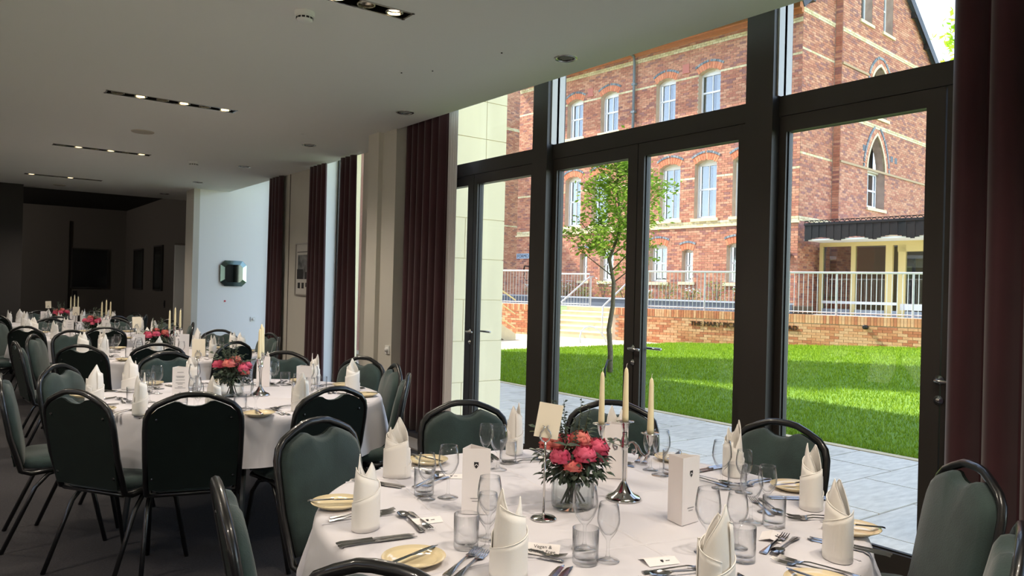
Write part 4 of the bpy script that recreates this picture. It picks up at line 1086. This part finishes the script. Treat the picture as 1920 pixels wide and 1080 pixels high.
# ================================================================== TABLES AND CLOTHS
TZ = .752; TR = .85
def cloth(seed, drop, corner):
    rr = random.Random(seed); n = 144; vs = []; fs = []
    prof = [(0, 0), (.3, 0), (.6, 0), (.80, 0), (.835, -.001), (.850, -.008), (.858, -.025), (.862, -.05)]
    ph = [rr.uniform(0, 6.28) for _ in range(6)]
    def edge(a):
        return .35*sin(5*a+ph[0])+.3*sin(9*a+ph[1])+.35*sin(14*a+ph[2])
    rows = []
    for r, z in prof[1:]: rows.append([(r*cos(2*pi*i/n), r*sin(2*pi*i/n), z) for i in range(n)])
    for k in range(1, 9):
        t = k/8; row = []
        for i in range(n):
            a = 2*pi*i/n; c = corner*max(0, cos(4*(a-.5)))**2
            r = .862+.05*t**.8*(.4+edge(a))+.02*t; row.append((r*cos(a), r*sin(a), -.05-(drop-.05+c)*t))
        rows.append(row)
    vs.append((0, 0, 0))
    for row in rows: vs += row
    for i in range(n): fs.append((0, 1+i, 1+(i+1) % n))
    for k in range(len(rows)-1):
        for i in range(n): j = (i+1) % n; fs.append((1+k*n+i, 1+(k+1)*n+i, 1+(k+1)*n+j, 1+k*n+j))
    m = MB(); m.add(vs, fs); return m
def make_table():
    r = empty('round_table'); m = MB(); m.lathe([(0, .712), (.838, .712), (.838, .738), (0, .738)], 48); m.build('tabletop', M_table, r)
    for sx in (-1, 1):
        for sy in (-1, 1): MB().tube([(sx*.42, sy*.36, .72), (sx*.5, sy*.40, .0)], .016, 6).build('leg', M_black, r)
        MB().tube([(sx*.46, -.38, .30), (sx*.46, .38, .30)], .012, 6).build('stretcher', M_black, r)
    return r
TBL = make_table()
for t, (cx, cyy) in TC.items():
    place(TBL, cx, cyy, 0, .3*t, 'round folding table under the white cloth, the %s' % TN[t], 'table', 'round banquet tables', FIRST)
    o = cloth(t, .25, .03).build('tablecloth', M_cloth, smooth=True); o.location = (cx, cyy, TZ-.001)
    tag(o, 'white linen cloth draped over the %s from the camera' % TN[t], 'tablecloth', 'white round tablecloths')
    # pressed crease lines of the folded cloth
    c = MB()
    for q in (-.42, .05, .5):
        h = sqrt(.84**2-q*q)
        for (M_) in (Matrix.Rotation(.35+t, 4, 'Z'), Matrix.Rotation(.35+t+pi/2, 4, 'Z')):
            P = [M_ @ Vector(p) for p in ((q-.006, -h, .0002), (q, -h, .0022), (q+.006, -h, .0002), (q-.006, h, .0002), (q, h, .0022), (q+.006, h, .0002))]
            c.add(P, [(0, 1, 4, 3), (1, 2, 5, 4)])
    c.build('pressed_crease', M_cloth, o)

# ================================================================== PROTOTYPES: TABLEWARE
def make_napkin(v):
    """linen folded into a standing roll: two spiral wraps and pointed leaves rising out of them"""
    m = MB(); K = 7; edges = []
    def sheet(R, a0, a1, top, pinch, n):
        P = []; o = len(m.v)
        for i in range(n+1):
            t = i/n; a = a0+(a1-a0)*t; h = top(t)
            for k in range(K+1):
                z = h*k/K; q = R*(1-pinch*max(0, (z-.085)/.12)**1.25)*(1+.05*sin(a*2+v))
                m.v.append((q*cos(a)*1.0, q*sin(a)*.78, z))
            P.append(m.v[-1])
        for i in range(n):
            for k in range(K): q = o+i*(K+1)+k; m.f.append((q, q+K+1, q+K+2, q+1)); m.c.append(None)
        edges.append(P)
    tri = lambda c, lo, hi: (lambda t: lo+(hi-lo)*(t/c if t < c else (1-t)/(1-c))**.72)
    A = (0.0, .9, 2.2)[v]
    sheet(.0480, A, A+6.5, lambda t: .040+.095*t, .10, 44)
    sheet(.0445, A+2.4, A+2.4+5.6, lambda t: .175-.085*t, .24, 40)
    sheet(.0400, A+.4, A+3.7, tri((.55, .45, .6)[v], .10, (.212, .205, .215)[v]), .36, 26)
    sheet(.0370, A+2.9, A+6.0, tri(.5, .10, (.190, .212, .180)[v]), .34, 26)
    sheet(.0310, A+1.5, A+4.4, tri(.4, .09, (.175, .165, .195)[v]), .34, 20)
    o = m.build('napkin', M_nap, smooth=True, solid=.0014)
    for P in edges: MB().tube(P, .0016, 4).build('folded_edge', M_nap, o, smooth=True)
    return o
NAP = [make_napkin(v) for v in range(3)]
for i, n_ in enumerate(NAP): n_.name = 'napkin'
def make_wine(h, rb, name='wine_glass'):
    s = h/.17; m = MB()
    m.lathe([(0, 0), (.034*s, .0), (.034*s, .0015), (.02*s, .004), (.008*s, .010), (.0045, .018), (.0038, .035*s), (.0045, .058*s), (.008, .066*s), (.016*s, .074*s), (.026*s, .090*s), (rb, .112*s), (rb*1.01, .125*s), (rb*.95, .145*s), (rb*.82, h), (rb*.80, h), (rb*.93, .145*s), (rb*.98, .125*s), (rb*.97, .113*s), (.0245*s, .093*s), (.012*s, .078*s), (0, .074*s)], 24)
    return m.build(name, M_wine, smooth=True)
WL = make_wine(.172, .034); WSm = make_wine(.150, .029, 'small_wine_glass')
def make_tumbler():
    m = MB(); m.lathe([(0, .0), (.030, 0), (.033, .003), (.034, .09), (.0325, .09), (.0312, .018), (.028, .014), (0, .012)], 24)
    return m.build('tumbler', M_wine, smooth=True)
TU = make_tumbler()
def make_plate():
    m = MB(); m.lathe([(0, .002), (.05, .002), (.052, 0), (.055, .003), (.078, .014), (.081, .017), (.080, .0185), (.060, .009), (.054, .006), (0, .006)], 36)
    return m.build('side_plate', M_plate, smooth=True)
PL = make_plate()
def make_fork():
    m = MB(); m.strip([(-.10, 0, .010, .001), (-.09, 0, .0105, .002), (-.03, 0, .0045, .006), (.02, 0, .0035, .008), (.035, 0, .006, .006), (.045, 0, .012, .003), (.058, 0, .0125, .003)], .0022)
    for k in range(4): y = -.0098+k*.0065; m.strip([(.056, y, .0021, .003), (.08, y, .0018, .004), (.10, y, .0010, .008)], .0016)
    return m.build('fork', M_cut)
def make_knife(h='table_knife', s=1.0):
    m = MB(); m.strip([(-.11, 0, .0085, .002), (-.10, 0, .0095, .004), (-.02, 0, .0065, .004), (-.012, 0, .0075, .004)], .004)
    m.strip([(-.012, 0, .006, .003), (0, .001, .009, .003), (.06, .001, .0095, .003), (.095, .0, .007, .003), (.108, -.004, .002, .003)], .0012)
    if s != 1: m.xf(Matrix.Scale(s, 4))
    return m.build(h, M_cut)
def make_spoon():
    m = MB(); m.strip([(-.10, 0, .010, .002), (-.09, 0, .0105, .003), (-.03, 0, .0042, .006), (.03, 0, .0032, .008), (.042, 0, .005, .007)], .002)
    n = 14; rings = [(1, 0), (.75, -.004), (.4, -.0065)]
    vs = []; fs = []
    for s, z in rings: vs += [(.068+.029*s*cos(2*pi*i/n), .018*s*sin(2*pi*i/n), .0085+z) for i in range(n)]
    vs.append((.068, 0, .0015))
    for k in range(2):
        for i in range(n): j = (i+1) % n; fs.append((k*n+i, k*n+j, (k+1)*n+j, (k+1)*n+i))
    for i in range(n): fs.append((2*n+i, 2*n+(i+1) % n, 3*n))
    m.add(vs, fs); return m.build('dessert_spoon', M_cut, smooth=True)
FK, KN, BK, SP = make_fork(), make_knife(), make_knife('butter_knife', .82), make_spoon()
def menu_card(kind):
    r = empty('menu_card'); h = .20; w = .085; a = radians(38)
    p = [(0, 0), (w*cos(a), w*sin(a)), (w*cos(a)-0.0, w*sin(a))]
    A = (0.0, 0.0); B = (w*cos(.15), -w*sin(.15)); C = (-w*cos(1.0), -w*sin(1.0))
    B = (w, 0); D = (.022, .068)
    for nm, q in (('front_leaf', B), ('side_leaf', D)):
        m = MB(); m.prism([(0, 0), (q[0], q[1]), (q[0]+.0006, q[1]+.0008), (0, .001)], 0, h, lambda u, v, a_: (u, v, a_)); m.build(nm, M_card, r)
    m = MB(); m.prism([B, (D[0], D[1]), (D[0]+.0008, D[1]+.0006), (B[0]+.0008, B[1]+.0006)], 0, h, lambda u, v, a_: (u, v, a_)); m.build('back_leaf', M_card, r)
    M_ = Matrix.Translation((w/2, -.0006, 0)) @ Matrix.Rotation(pi/2, 4, 'X')
    if kind == 0:
        # little shield crest and two lines
        s = [(-.007, .009), (.007, .009), (.007, -.002), (0, -.011), (-.007, -.002)]
        g = MB(); g.prism(s, 0, .0004, lambda u, v, a_: (u, v, a_)); g.xf(M_ @ Matrix.Translation((0, .150, 0))); g.build('crest', M_ink, r)
        g = MB(); g.prism([(-.0055, -.001), (0, .004), (.0055, -.001), (.0055, -.0035), (0, .0015), (-.0055, -.0035)], .0004, .0007, lambda u, v, a_: (u, v, a_)); g.xf(M_ @ Matrix.Translation((0, .150, 0))); g.build('crest_chevron', M_card, r)
        g = MB()
        for z, q in ((.048, .016), (.040, .011)): g.box(-q, q, z-.0006, z+.0006, 0, .0003)
        g.xf(M_); g.build('printed_line', M_ink, r)
    elif kind == 1:
        rr = random.Random(3); g = MB()
        for i, z in enumerate((.172, .150, .143, .128, .112, .105, .090, .083, .058)):
            q = rr.uniform(.012, .032) if i < 8 else .005; g.box(-q, q, z-.0009, z+.0009, 0, .0003)
        g.xf(M_); g.build('printed_line', M_ink, r)
    return r
MC = [menu_card(k) for k in range(3)]
def make_stand():
    r = empty('table_number_stand'); m = MB().lathe([(0, .0), (.040, 0), (.040, .003), (.034, .007), (.012, .011), (.004, .014), (.0032, .02)], 24); m.build('base', M_silver, r, smooth=True)
    MB().tube([(0, 0, .012), (0, 0, .232)], .0035, 8).build('pole', M_silver, r, smooth=True)
    for s in (-1, 1):
        MB().tube([(0, 0, .230), (s*.010, 0, .236), (s*.017, 0, .248), (s*.015, 0, .260), (s*.007, 0, .270), (s*.003, 0, .277), (s*.009, 0, .281)], .0024, 6).build('clip', M_silver, r, smooth=True)
    return r
SD_ = make_stand()
def make_candelabra():
    r = empty('candelabra')
    MB().lathe([(0, 0), (.060, 0), (.060, .004), (.052, .012), (.034, .020), (.024, .030), (.014, .048), (.009, .056), (.0085, .06), (.007, .075), (.009, .16), (.012, .170), (.018, .176), (.012, .182), (.014, .190), (.008, .212), (.009, .222)], 24).build('stem', M_silver, r, smooth=True)
    def cup(x, z):
        m = MB(); m.lathe([(.004, -.034), (.007, -.028), (.011, -.014), (.014, .0), (.014, .004), (.030, .006), (.030, .008), (.012, .009), (.011, .002), (0, .0)], 20, (x, 0, z)); m.build('candle_cup', M_silver, r, smooth=True)
    cup(0, .252); cup(-.105, .228); cup(.105, .228)
    for s in (-1, 1):
        pts = []
        for i in range(17):
            t = i/16; pts.append((s*(.012+.093*t), 0, .176+.034*sin(t*pi*1.15)*(1-.5*t)-.040*sin(pi*t)**3+.016*t**2))
        pts = [(s*.012, 0, .178), (s*.022, 0, .192), (s*.036, 0, .196), (s*.048, 0, .184), (s*.050, 0, .166), (s*.042, 0, .156), (s*.033, 0, .160), (s*.034, 0, .169), (s*.042, 0, .170)]
        MB().tube(pts, .0035, 8).build('scroll', M_silver, r, smooth=True)
        MB().tube([(s*.040, 0, .195), (s*.055, 0, .186), (s*.070, 0, .166), (s*.086, 0, .158), (s*.100, 0, .168), (s*.105, 0, .196)], .004, 8).build('arm', M_silver, r, smooth=True)
    return r
CB = make_candelabra()
def make_candle():
    r = empty('taper_candle'); MB().lathe([(0, 0), (.0110, 0), (.0110, .02), (.0075, .165), (.0055, .180), (.0015, .186), (0, .187)], 14).build('wax', M_candle, r, smooth=True)
    MB().tube([(0, 0, .185), (.001, 0, .196), (.004, 0, .199)], .0008, 4).build('wick', M_nap, r); return r
CA = make_candle()
def peony(parent, c, r, m, seed):
    rr = random.Random(seed); mb = MB()
    for ringi, (np_, el, s) in enumerate(((6, -.15, 1.0), (7, .25, .95), (7, .65, .82), (6, 1.05, .62), (5, 1.35, .4))):
        for k in range(np_):
            a = 2*pi*(k+.5*ringi)/np_+rr.uniform(-.2, .2); e = el+rr.uniform(-.12, .12)-.35
            d = Vector((cos(a)*cos(e), sin(a)*cos(e), sin(e))); t = Vector((-sin(a), cos(a), 0)); up = d.cross(t)*-1
            L = r*s; vs = []
            for (u, w, b) in ((.12, .2, 0), (.60, .52, .06), (.95, .60, .34), (.98, .34, .74)):
                for q in (-1, 0, 1):
                    pt = Vector(c)+d*(L*u)*(1-.10*abs(q))+t*(q*w*L)+Vector((0, 0, 1))*b*L*(1-.25*abs(q))
                    vs.append(pt-Vector((d.x, d.y, 0))*(b*b*L*.45))
            o = [(i*3+j, i*3+j+1, i*3+j+4, i*3+j+3) for i in range(3) for j in range(2)]
            mb.add(vs, o)
    mb.build('peony', m, parent, smooth=True)
def make_bouquet():
    r = empty('flower_vase')
    v = MB().lathe([(0, .004), (.055, .0), (.060, .006), (.061, .02), (.061, .078), (.056, .094), (.043, .105), (.042, .118), (.044, .121), (.0415, .121), (.040, .105), (.053, .092), (.058, .077), (.058, .012), (0, .010)], 64, flute=.018, fn=16)
    v.build('vase', M_vase, r, smooth=True)
    rr = random.Random(4); s = MB()
    for i in range(22):
        a = rr.random()*6.28; q = rr.uniform(.0, .04); b = a+rr.uniform(1.8, 3.6); w = rr.uniform(.01, .035); s.tube([(q*cos(b), q*sin(b), .014), (w*cos(a), w*sin(a), .12), (w*1.8*cos(a), w*1.8*sin(a), .17)], .0028, 5)
    s.build('stem', M_stem, r, kind='stuff')
    P = [(-.045, -.055, .165, .040, 0), (.050, -.050, .170, .044, 0), (.0, -.02, .200, .038, 1), (-.085, .0, .160, .036, 0), (.085, .01, .160, .040, 0), (-.035, .055, .185, .040, 1), (.045, .055, .175, .040, 0), (-.065, -.03, .135, .032, 1), (.09, -.045, .135, .028, 0)]
    for i, (x, y, z, q, k) in enumerate(P): peony(r, (x, y, z), q, (M_pet, M_pet2)[k], i)
    def lf(c, d, L, w):
        d = d.normalized(); t = d.cross(Vector((0, 0, 1))); t = t.normalized() if t.length > .01 else Vector((1, 0, 0)); n = t.cross(d)
        m = MB(); m.add([c, c+d*L*.35+t*w-n*.002, c+d*L*.75+t*w*.8-n*.004, c+d*L-n*.01, c+d*L*.75-t*w*.8-n*.004, c+d*L*.35-t*w-n*.002, c+d*L*.5+n*.003], [(0, 1, 6), (1, 2, 6), (2, 3, 6), (3, 4, 6), (4, 5, 6), (5, 0, 6)]); return m
    for i in range(34):
        a = rr.random()*6.28; q = rr.uniform(.05, .11); e = rr.uniform(-.7, .5); c = Vector((q*cos(a), q*sin(a), rr.uniform(.11, .17)))
        lf(c, Vector((cos(a), sin(a), e)), rr.uniform(.025, .05), rr.uniform(.006, .012)).build('leaf', M_leaf, r)
    fo = MB()
    for i in range(420):
        a = rr.random()*6.28; q = rr.uniform(.01, .085); z = rr.uniform(.085, .175); c = Vector((q*cos(a), q*sin(a), z)); L = lf(c, Vector((cos(a), sin(a), rr.uniform(-.9, .3))), rr.uniform(.015, .035), .006); fo.add(L.v, L.f)
    fo.build('foliage', M_leaf, r, kind='stuff')
    tw = MB(); tl = MB()
    for i in range(12):
        a = rr.random()*6.28; w = rr.uniform(.02, .085); h = rr.uniform(.24, .33); p0 = Vector((.02*cos(a), .02*sin(a), .15)); p1 = Vector((w*cos(a), w*sin(a), h))
        tw.tube([p0, p0.lerp(p1, .5)+Vector((0, 0, .01)), p1], [.0012, .001, .0006], 3)
        for k in range(14):
            c = p0.lerp(p1, .35+.65*k/14); b = rr.random()*6.28; L = lf(c, Vector((cos(b), sin(b), .8)), rr.uniform(.008, .02), .003); tl.add(L.v, L.f)
    for (a, z0) in ((2.6, .24), (1.2, .26), (.1, .2), (3.4, .2), (5.5, .18)):
        p0 = Vector((0, 0, .16)); p1 = Vector((.15*cos(a), .15*sin(a), z0)); tw.tube([p0, p0.lerp(p1, .6)+Vector((0, 0, .03)), p1], .0012, 3)
        for k in range(6): c = p0.lerp(p1, .45+.5*k/6)+Vector((0, 0, .02)); L = lf(c, Vector((cos(a+1.4*(-1)**k), sin(a+1.4*(-1)**k), .4)), .034, .009); tl.add(L.v, L.f)
    tw.build('twig', M_twig, r, kind='stuff'); tl.build('small_leaves', M_leaf, r, kind='stuff')
    return r
BQ = make_bouquet()
NUM = MB().box(-.037, .037, -.0012, .0012, 0, .105).build('table_card', M_card2)
PCARD = empty('place_card')
def _pc():
    m = MB(); m.add([(-.045, -.030, .0005), (.045, -.030, .0005), (.045, .0, .010), (-.045, 0, .010), (.045, .03, .0005), (-.045, .03, .0005)], [(0, 1, 2, 3), (3, 2, 4, 5)])
    m.build('card', M_card, PCARD, solid=.0005)
    g = MB()
    tl = atan2(.0095, .03)
    Mx = Matrix.Translation((0, -.015, .0060)) @ Matrix.Rotation(tl, 4, 'X')
    g.prism([(-.004, .005), (.004, .005), (.004, -.001), (0, -.006), (-.004, -.001)], 0, .0003, lambda u, v, a_: (u, v, a_)); g.box(.010, .022, -.001, .001, 0, .0003)
    g.xf(Mx).build('crest', M_ink, PCARD)
_pc()
protos = [CH, TBL]

# ================================================================== TABLE 1 LAYOUT
G = {'n': 'folded napkins standing at the places', 'w': 'large wine glasses', 's': 'small wine glasses', 't': 'water tumblers', 'p': 'cream side plates', 'f': 'forks', 'k': 'table knives',
     'b': 'butter knives', 'd': 'dessert spoons', 'm': 'folded menu cards', 'c': 'place cards', 'st': 'table number stands', 'nc': 'table number cards', 'cb': 'silver candelabras', 'ca': 'ivory taper candles', 'fl': 'peony arrangements'}
# places on the nearest table: napkin x, y, angle of the diner, napkin variant, wording
P1 = [(.99, 1.98, 170, 0, 1.0, .5, 'by the chair seen edge-on'), (1.35, 2.46, 118, 2, 1.0, 2.6, 'before the padded chair, rear left'), (1.96, 2.56, 72, 1, 1.0, .9, 'before the chair backed by the mullion'),
      (2.29, 2.30, 38, 1, 1.0, 2.4, 'behind the candelabra'), (2.45, 1.82, 0, 2, 1.0, 1.2, 'against the dark door post, far side'), (2.30, 1.40, -36, 1, 1.02, 3.6, 'window edge, beside the silhouetted chair'),
      (1.92, 1.09, -74, 1, 1.0, 3.9, 'right edge, before the near curtain'), (1.44, 1.11, -110, 2, 1.12, .3, 'bottom of picture, right of centre'), (1.12, 1.475, -147, 0, 1.22, .9, 'bottom of picture, left of centre')]
GL1 = {0: ((1.36, 2.13), (1.29, 2.15), (1.31, 2.20)), 8: ((1.235, 1.72), (1.18, 1.65), (1.14, 1.69)), 2: ((1.73, 2.36), (1.77, 2.50), (1.83, 2.43)), 7: ((1.40, 1.51), (1.39, 1.41), (1.33, 1.43)),
       6: ((1.99, 1.41), (2.13, 1.45), (2.02, 1.35)), 5: ((2.25, 1.72), (2.27, 1.64), (2.30, 1.69)), 4: ((2.21, 1.97), (2.24, 2.05), (2.27, 1.97)), 1: ((1.66, 1.31), (1.76, 1.29), (1.69, 1.22))}
def put(p, x, y, z, rz, lab, cat, g):
    return place(p, x, y, z, rz, lab, cat, G[g], FIRST)
def setting(tn, nx_, ny_, ang, var, scale, nrot, words, glasses=True, cutlery=2, plate=True, gl=None, pre=''):
    a = radians(ang); f = Vector((-cos(a), -sin(a))); l = Vector((-f.y, f.x)); N = Vector((nx_, ny_)); fa = atan2(f.y, f.x)
    W_ = '%s, %s' % (tn, words)
    o = put(NAP[var], nx_, ny_, TZ+.001, nrot, 'white peaked napkin, %s' % W_, 'napkin', 'n'); o.scale = (scale, scale, 1)
    if glasses:
        if gl is None:
            b = N+f*.21-l*.12; gl = ((b+f*.05)-l*.0, b-l*.055+f*.01, b-f*.03+l*.02)
        put(WL, gl[0][0], gl[0][1], TZ, 0, 'large wine glass, %s' % W_, 'wine glass', 'w')
        put(WSm, gl[1][0], gl[1][1], TZ, 0, 'smaller wine glass, %s' % W_, 'wine glass', 's')
        put(TU, gl[2][0], gl[2][1], TZ, 0, 'water tumbler, %s' % W_, 'tumbler', 't')
    if plate:
        p = N+l*.245-f*.02; put(PL, p.x, p.y, TZ, 0, 'cream side plate, %s' % W_, 'plate', 'p')
        if cutlery: put(BK, p.x, p.y, TZ+.0185, fa-.25, 'butter knife on its side plate, %s' % W_, 'knife', 'b')
    if cutlery:
        for k in range(cutlery):
            p = N+l*(.105+.028*k)+f*(.02+.01*k); put(FK, p.x, p.y, TZ, fa, '%s fork, %s' % (('inner', 'outer')[k], W_), 'fork', 'f')
            p = N-l*(.105+.022*k)+f*(.0); put(KN, p.x, p.y, TZ, fa, '%s table knife, %s' % (('inner', 'outer')[k], W_), 'knife', 'k')
        p = N+f*.135; put(SP, p.x, p.y, TZ+.001, fa+pi/2, 'dessert spoon, %s' % W_, 'spoon', 'd')
        p = N+f*.165; put(FK, p.x, p.y, TZ+.001, fa-pi/2, 'dessert fork, %s' % W_, 'fork', 'f')
for i, (x, y, a, v, s, nr, w_) in enumerate(P1):
    g = GL1.get(i); setting('nearest table', x, y, a, v, s, nr, w_, gl=g, glasses=(i != 1 and i != 3))
x_ = GL1[1]
for p, q, lab, cat, g in ((WL, x_[0], 'large wine glass', 'wine glass', 'w'), (WSm, x_[1], 'smaller wine glass', 'wine glass', 's'), (TU, x_[2], 'water tumbler', 'tumbler', 't')):
    put(p, q[0], q[1], TZ, 0, lab+' behind the bottom right napkin of the nearest table', cat, g)
for n_, (x, y, rz, k, w_) in enumerate([(1.295+.03, 1.95-.03, -.645, 0, 'left of the stand, crest facing us'), (1.78+.03, 1.50-.03, .08, 0, 'right of the candelabra, standing open'), (2.02, 2.02, -.8, 2, 'behind the candelabra stem')]):
    put(MC[k], x-.03, y+.03, TZ+.001, rz, 'white menu card on the nearest table, %s' % w_, 'menu', 'm')
for x, y, rz, w_ in ((1.17, 1.95, -.2, 'beside the left dessert spoon'), (1.92, 1.29, .5, 'beside the right-hand tumbler'), (1.50, 1.335, -.3, 'between the two bottom napkins'), (1.52, 2.36, -.6, 'in front of the rear-left setting'), (2.02, 2.40, -.8, 'near the rear forks')):
    put(PCARD, x, y, TZ, rz, 'small white place card on the nearest table, %s' % w_, 'card', 'c')
vg = empty('diet_card', (1.285, 1.545, TZ), -.85); tag(vg, 'place card with printed diet note beside the bottom left napkin', 'card')
m = MB(); m.add([(-.045, -.02, .001), (.045, -.02, .001), (.045, .012, .022), (-.045, .012, .022)], [(0, 1, 2, 3)]); m.build('card', M_card, vg, solid=.0005)
text('lettering', 'Vegan &\nGluten Free', .0145, M_ink, vg, Matrix.Translation((0, -.004, .0122)) @ Matrix.Rotation(atan2(.021, .032), 4, 'X'), .0001)

def centre(t, sx, sy, fx, fy, cx, cyy, frot, crot, card_tilt, srot, fwords):
    tn = TN[t]
    put(SD_, sx, sy, TZ, srot, 'silver card stand on the %s' % tn, 'stand', 'st')
    o = put(NUM, sx+.004, sy+.004, TZ+.243, srot, 'blank ivory table card clipped in the silver stand of the %s' % tn, 'card', 'nc'); o.rotation_euler = (0, card_tilt, srot)
    o = put(BQ, fx, fy, TZ, frot, fwords, 'flowers', 'fl'); o.scale = (1.1, 1.1, 1.05)
    put(CB, cx, cyy, TZ, crot, 'silver three-branch candelabra on the %s' % tn, 'candelabra', 'cb')
    for k, (dx, z) in enumerate(((-.105, .228), (0, .252), (.105, .228))):
        put(CA, cx+dx*cos(crot), cyy+dx*sin(crot), TZ+z+.001, 0, 'ivory taper candle on the %s branch of the candelabra on the %s' % (('inner', 'central', 'window-side')[k], tn), 'candle', 'ca')
centre(1, 1.48, 1.78, 1.64, 1.83, 1.85, 1.81, .4, -1.48, .16, -.55, 'glass jar of pink peonies and greenery on the nearest table')
centre(2, 1.26, 4.78, 1.45, 4.74, 1.61, 4.70, 2.0, 1.15, -.03, -.25, 'ribbed glass jar of pink peonies on the second table')
centre(3, 1.51, 7.86, 1.68, 7.80, 1.83, 7.78, 3.5, .88, -.06, -.1, 'pink and coral peonies on the third table')
centre(4, 1.37, 10.7, 1.55, 10.68, 1.68, 10.55, 5.0, .95, .0, -.1, 'pink peonies on the fourth table')
centre(5, 1.34, 13.3, 1.52, 13.4, 1.72, 13.6, .5, .95, -.05, -.1, 'pink peonies on the farthest table')

# ================================================================== TABLES 2 TO 5
P2 = [(.72, 4.82, 178, 2, 'left edge by the padded chair back'), (.85, 4.29, -145, 1, 'between the two dark chair backs'), (1.15, 4.06, -118, 0, 'peeping over the square-on chair'), (1.60, 4.02, -84, 0, 'beside the crossed forks'),
      (2.19, 4.62, -12, 2, 'nearest the cream pillar'), (2.12, 5.08, 26, 1, 'in front of the slim curtain chair'), (1.86, 5.33, 60, 0, 'behind the candelabra'), (1.37, 5.33, 103, 0, 'behind the card stand'), (.99, 5.30, 135, 2, 'rear left')]
for i, (x, y, a, v, w_) in enumerate(P2): setting('second table', x, y, a, v, 1.0, .7*i+.4, w_)
put(MC[1], 1.08, 4.62, TZ+.001, -.35, 'menu card showing its printed lines, second table left of the jar', 'menu', 'm')
put(MC[2], 1.73, 4.42, TZ+.001, -.40, 'blank-faced menu card on the second table, right of the candelabra', 'menu', 'm')
put(MC[2], 1.72, 5.10, TZ+.001, -.5, 'menu card behind the candelabra of the second table', 'menu', 'm')
for t, a0, cu in ((3, -108, 1), (4, -92, 0), (5, -100, 0)):
    for k in range(9):
        a = radians(a0+40*k); x, y = TC[t][0]+.69*cos(a), TC[t][1]+.69*sin(a)
        setting(TN[t], x, y, a0+40*k, (k+t) % 3, 1.0, k*1.3+t, PLACE9[k], cutlery=cu, plate=t < 5)
    for q, (dx, dy) in enumerate(((-.32, -.25), (.05, -.30), (.15, .35))):
        put(MC[(1, 2, 2)[q]], TC[t][0]+dx, TC[t][1]+dy, TZ+.001, -.3, 'menu card on the %s, %s' % (TN[t], ('towards the inner room', 'facing the camera', 'at the back')[q]), 'menu', 'm')
# unused prototypes are never left in the scene
for p in [CH, TBL, WL, WSm, TU, PL, FK, KN, BK, SP, SD_, CB, CA, BQ, NUM, PCARD]+NAP+MC:
    if not FIRST.get(p.name):
        for c in list(p.children): bpy.data.objects.remove(c)
        bpy.data.objects.remove(p)
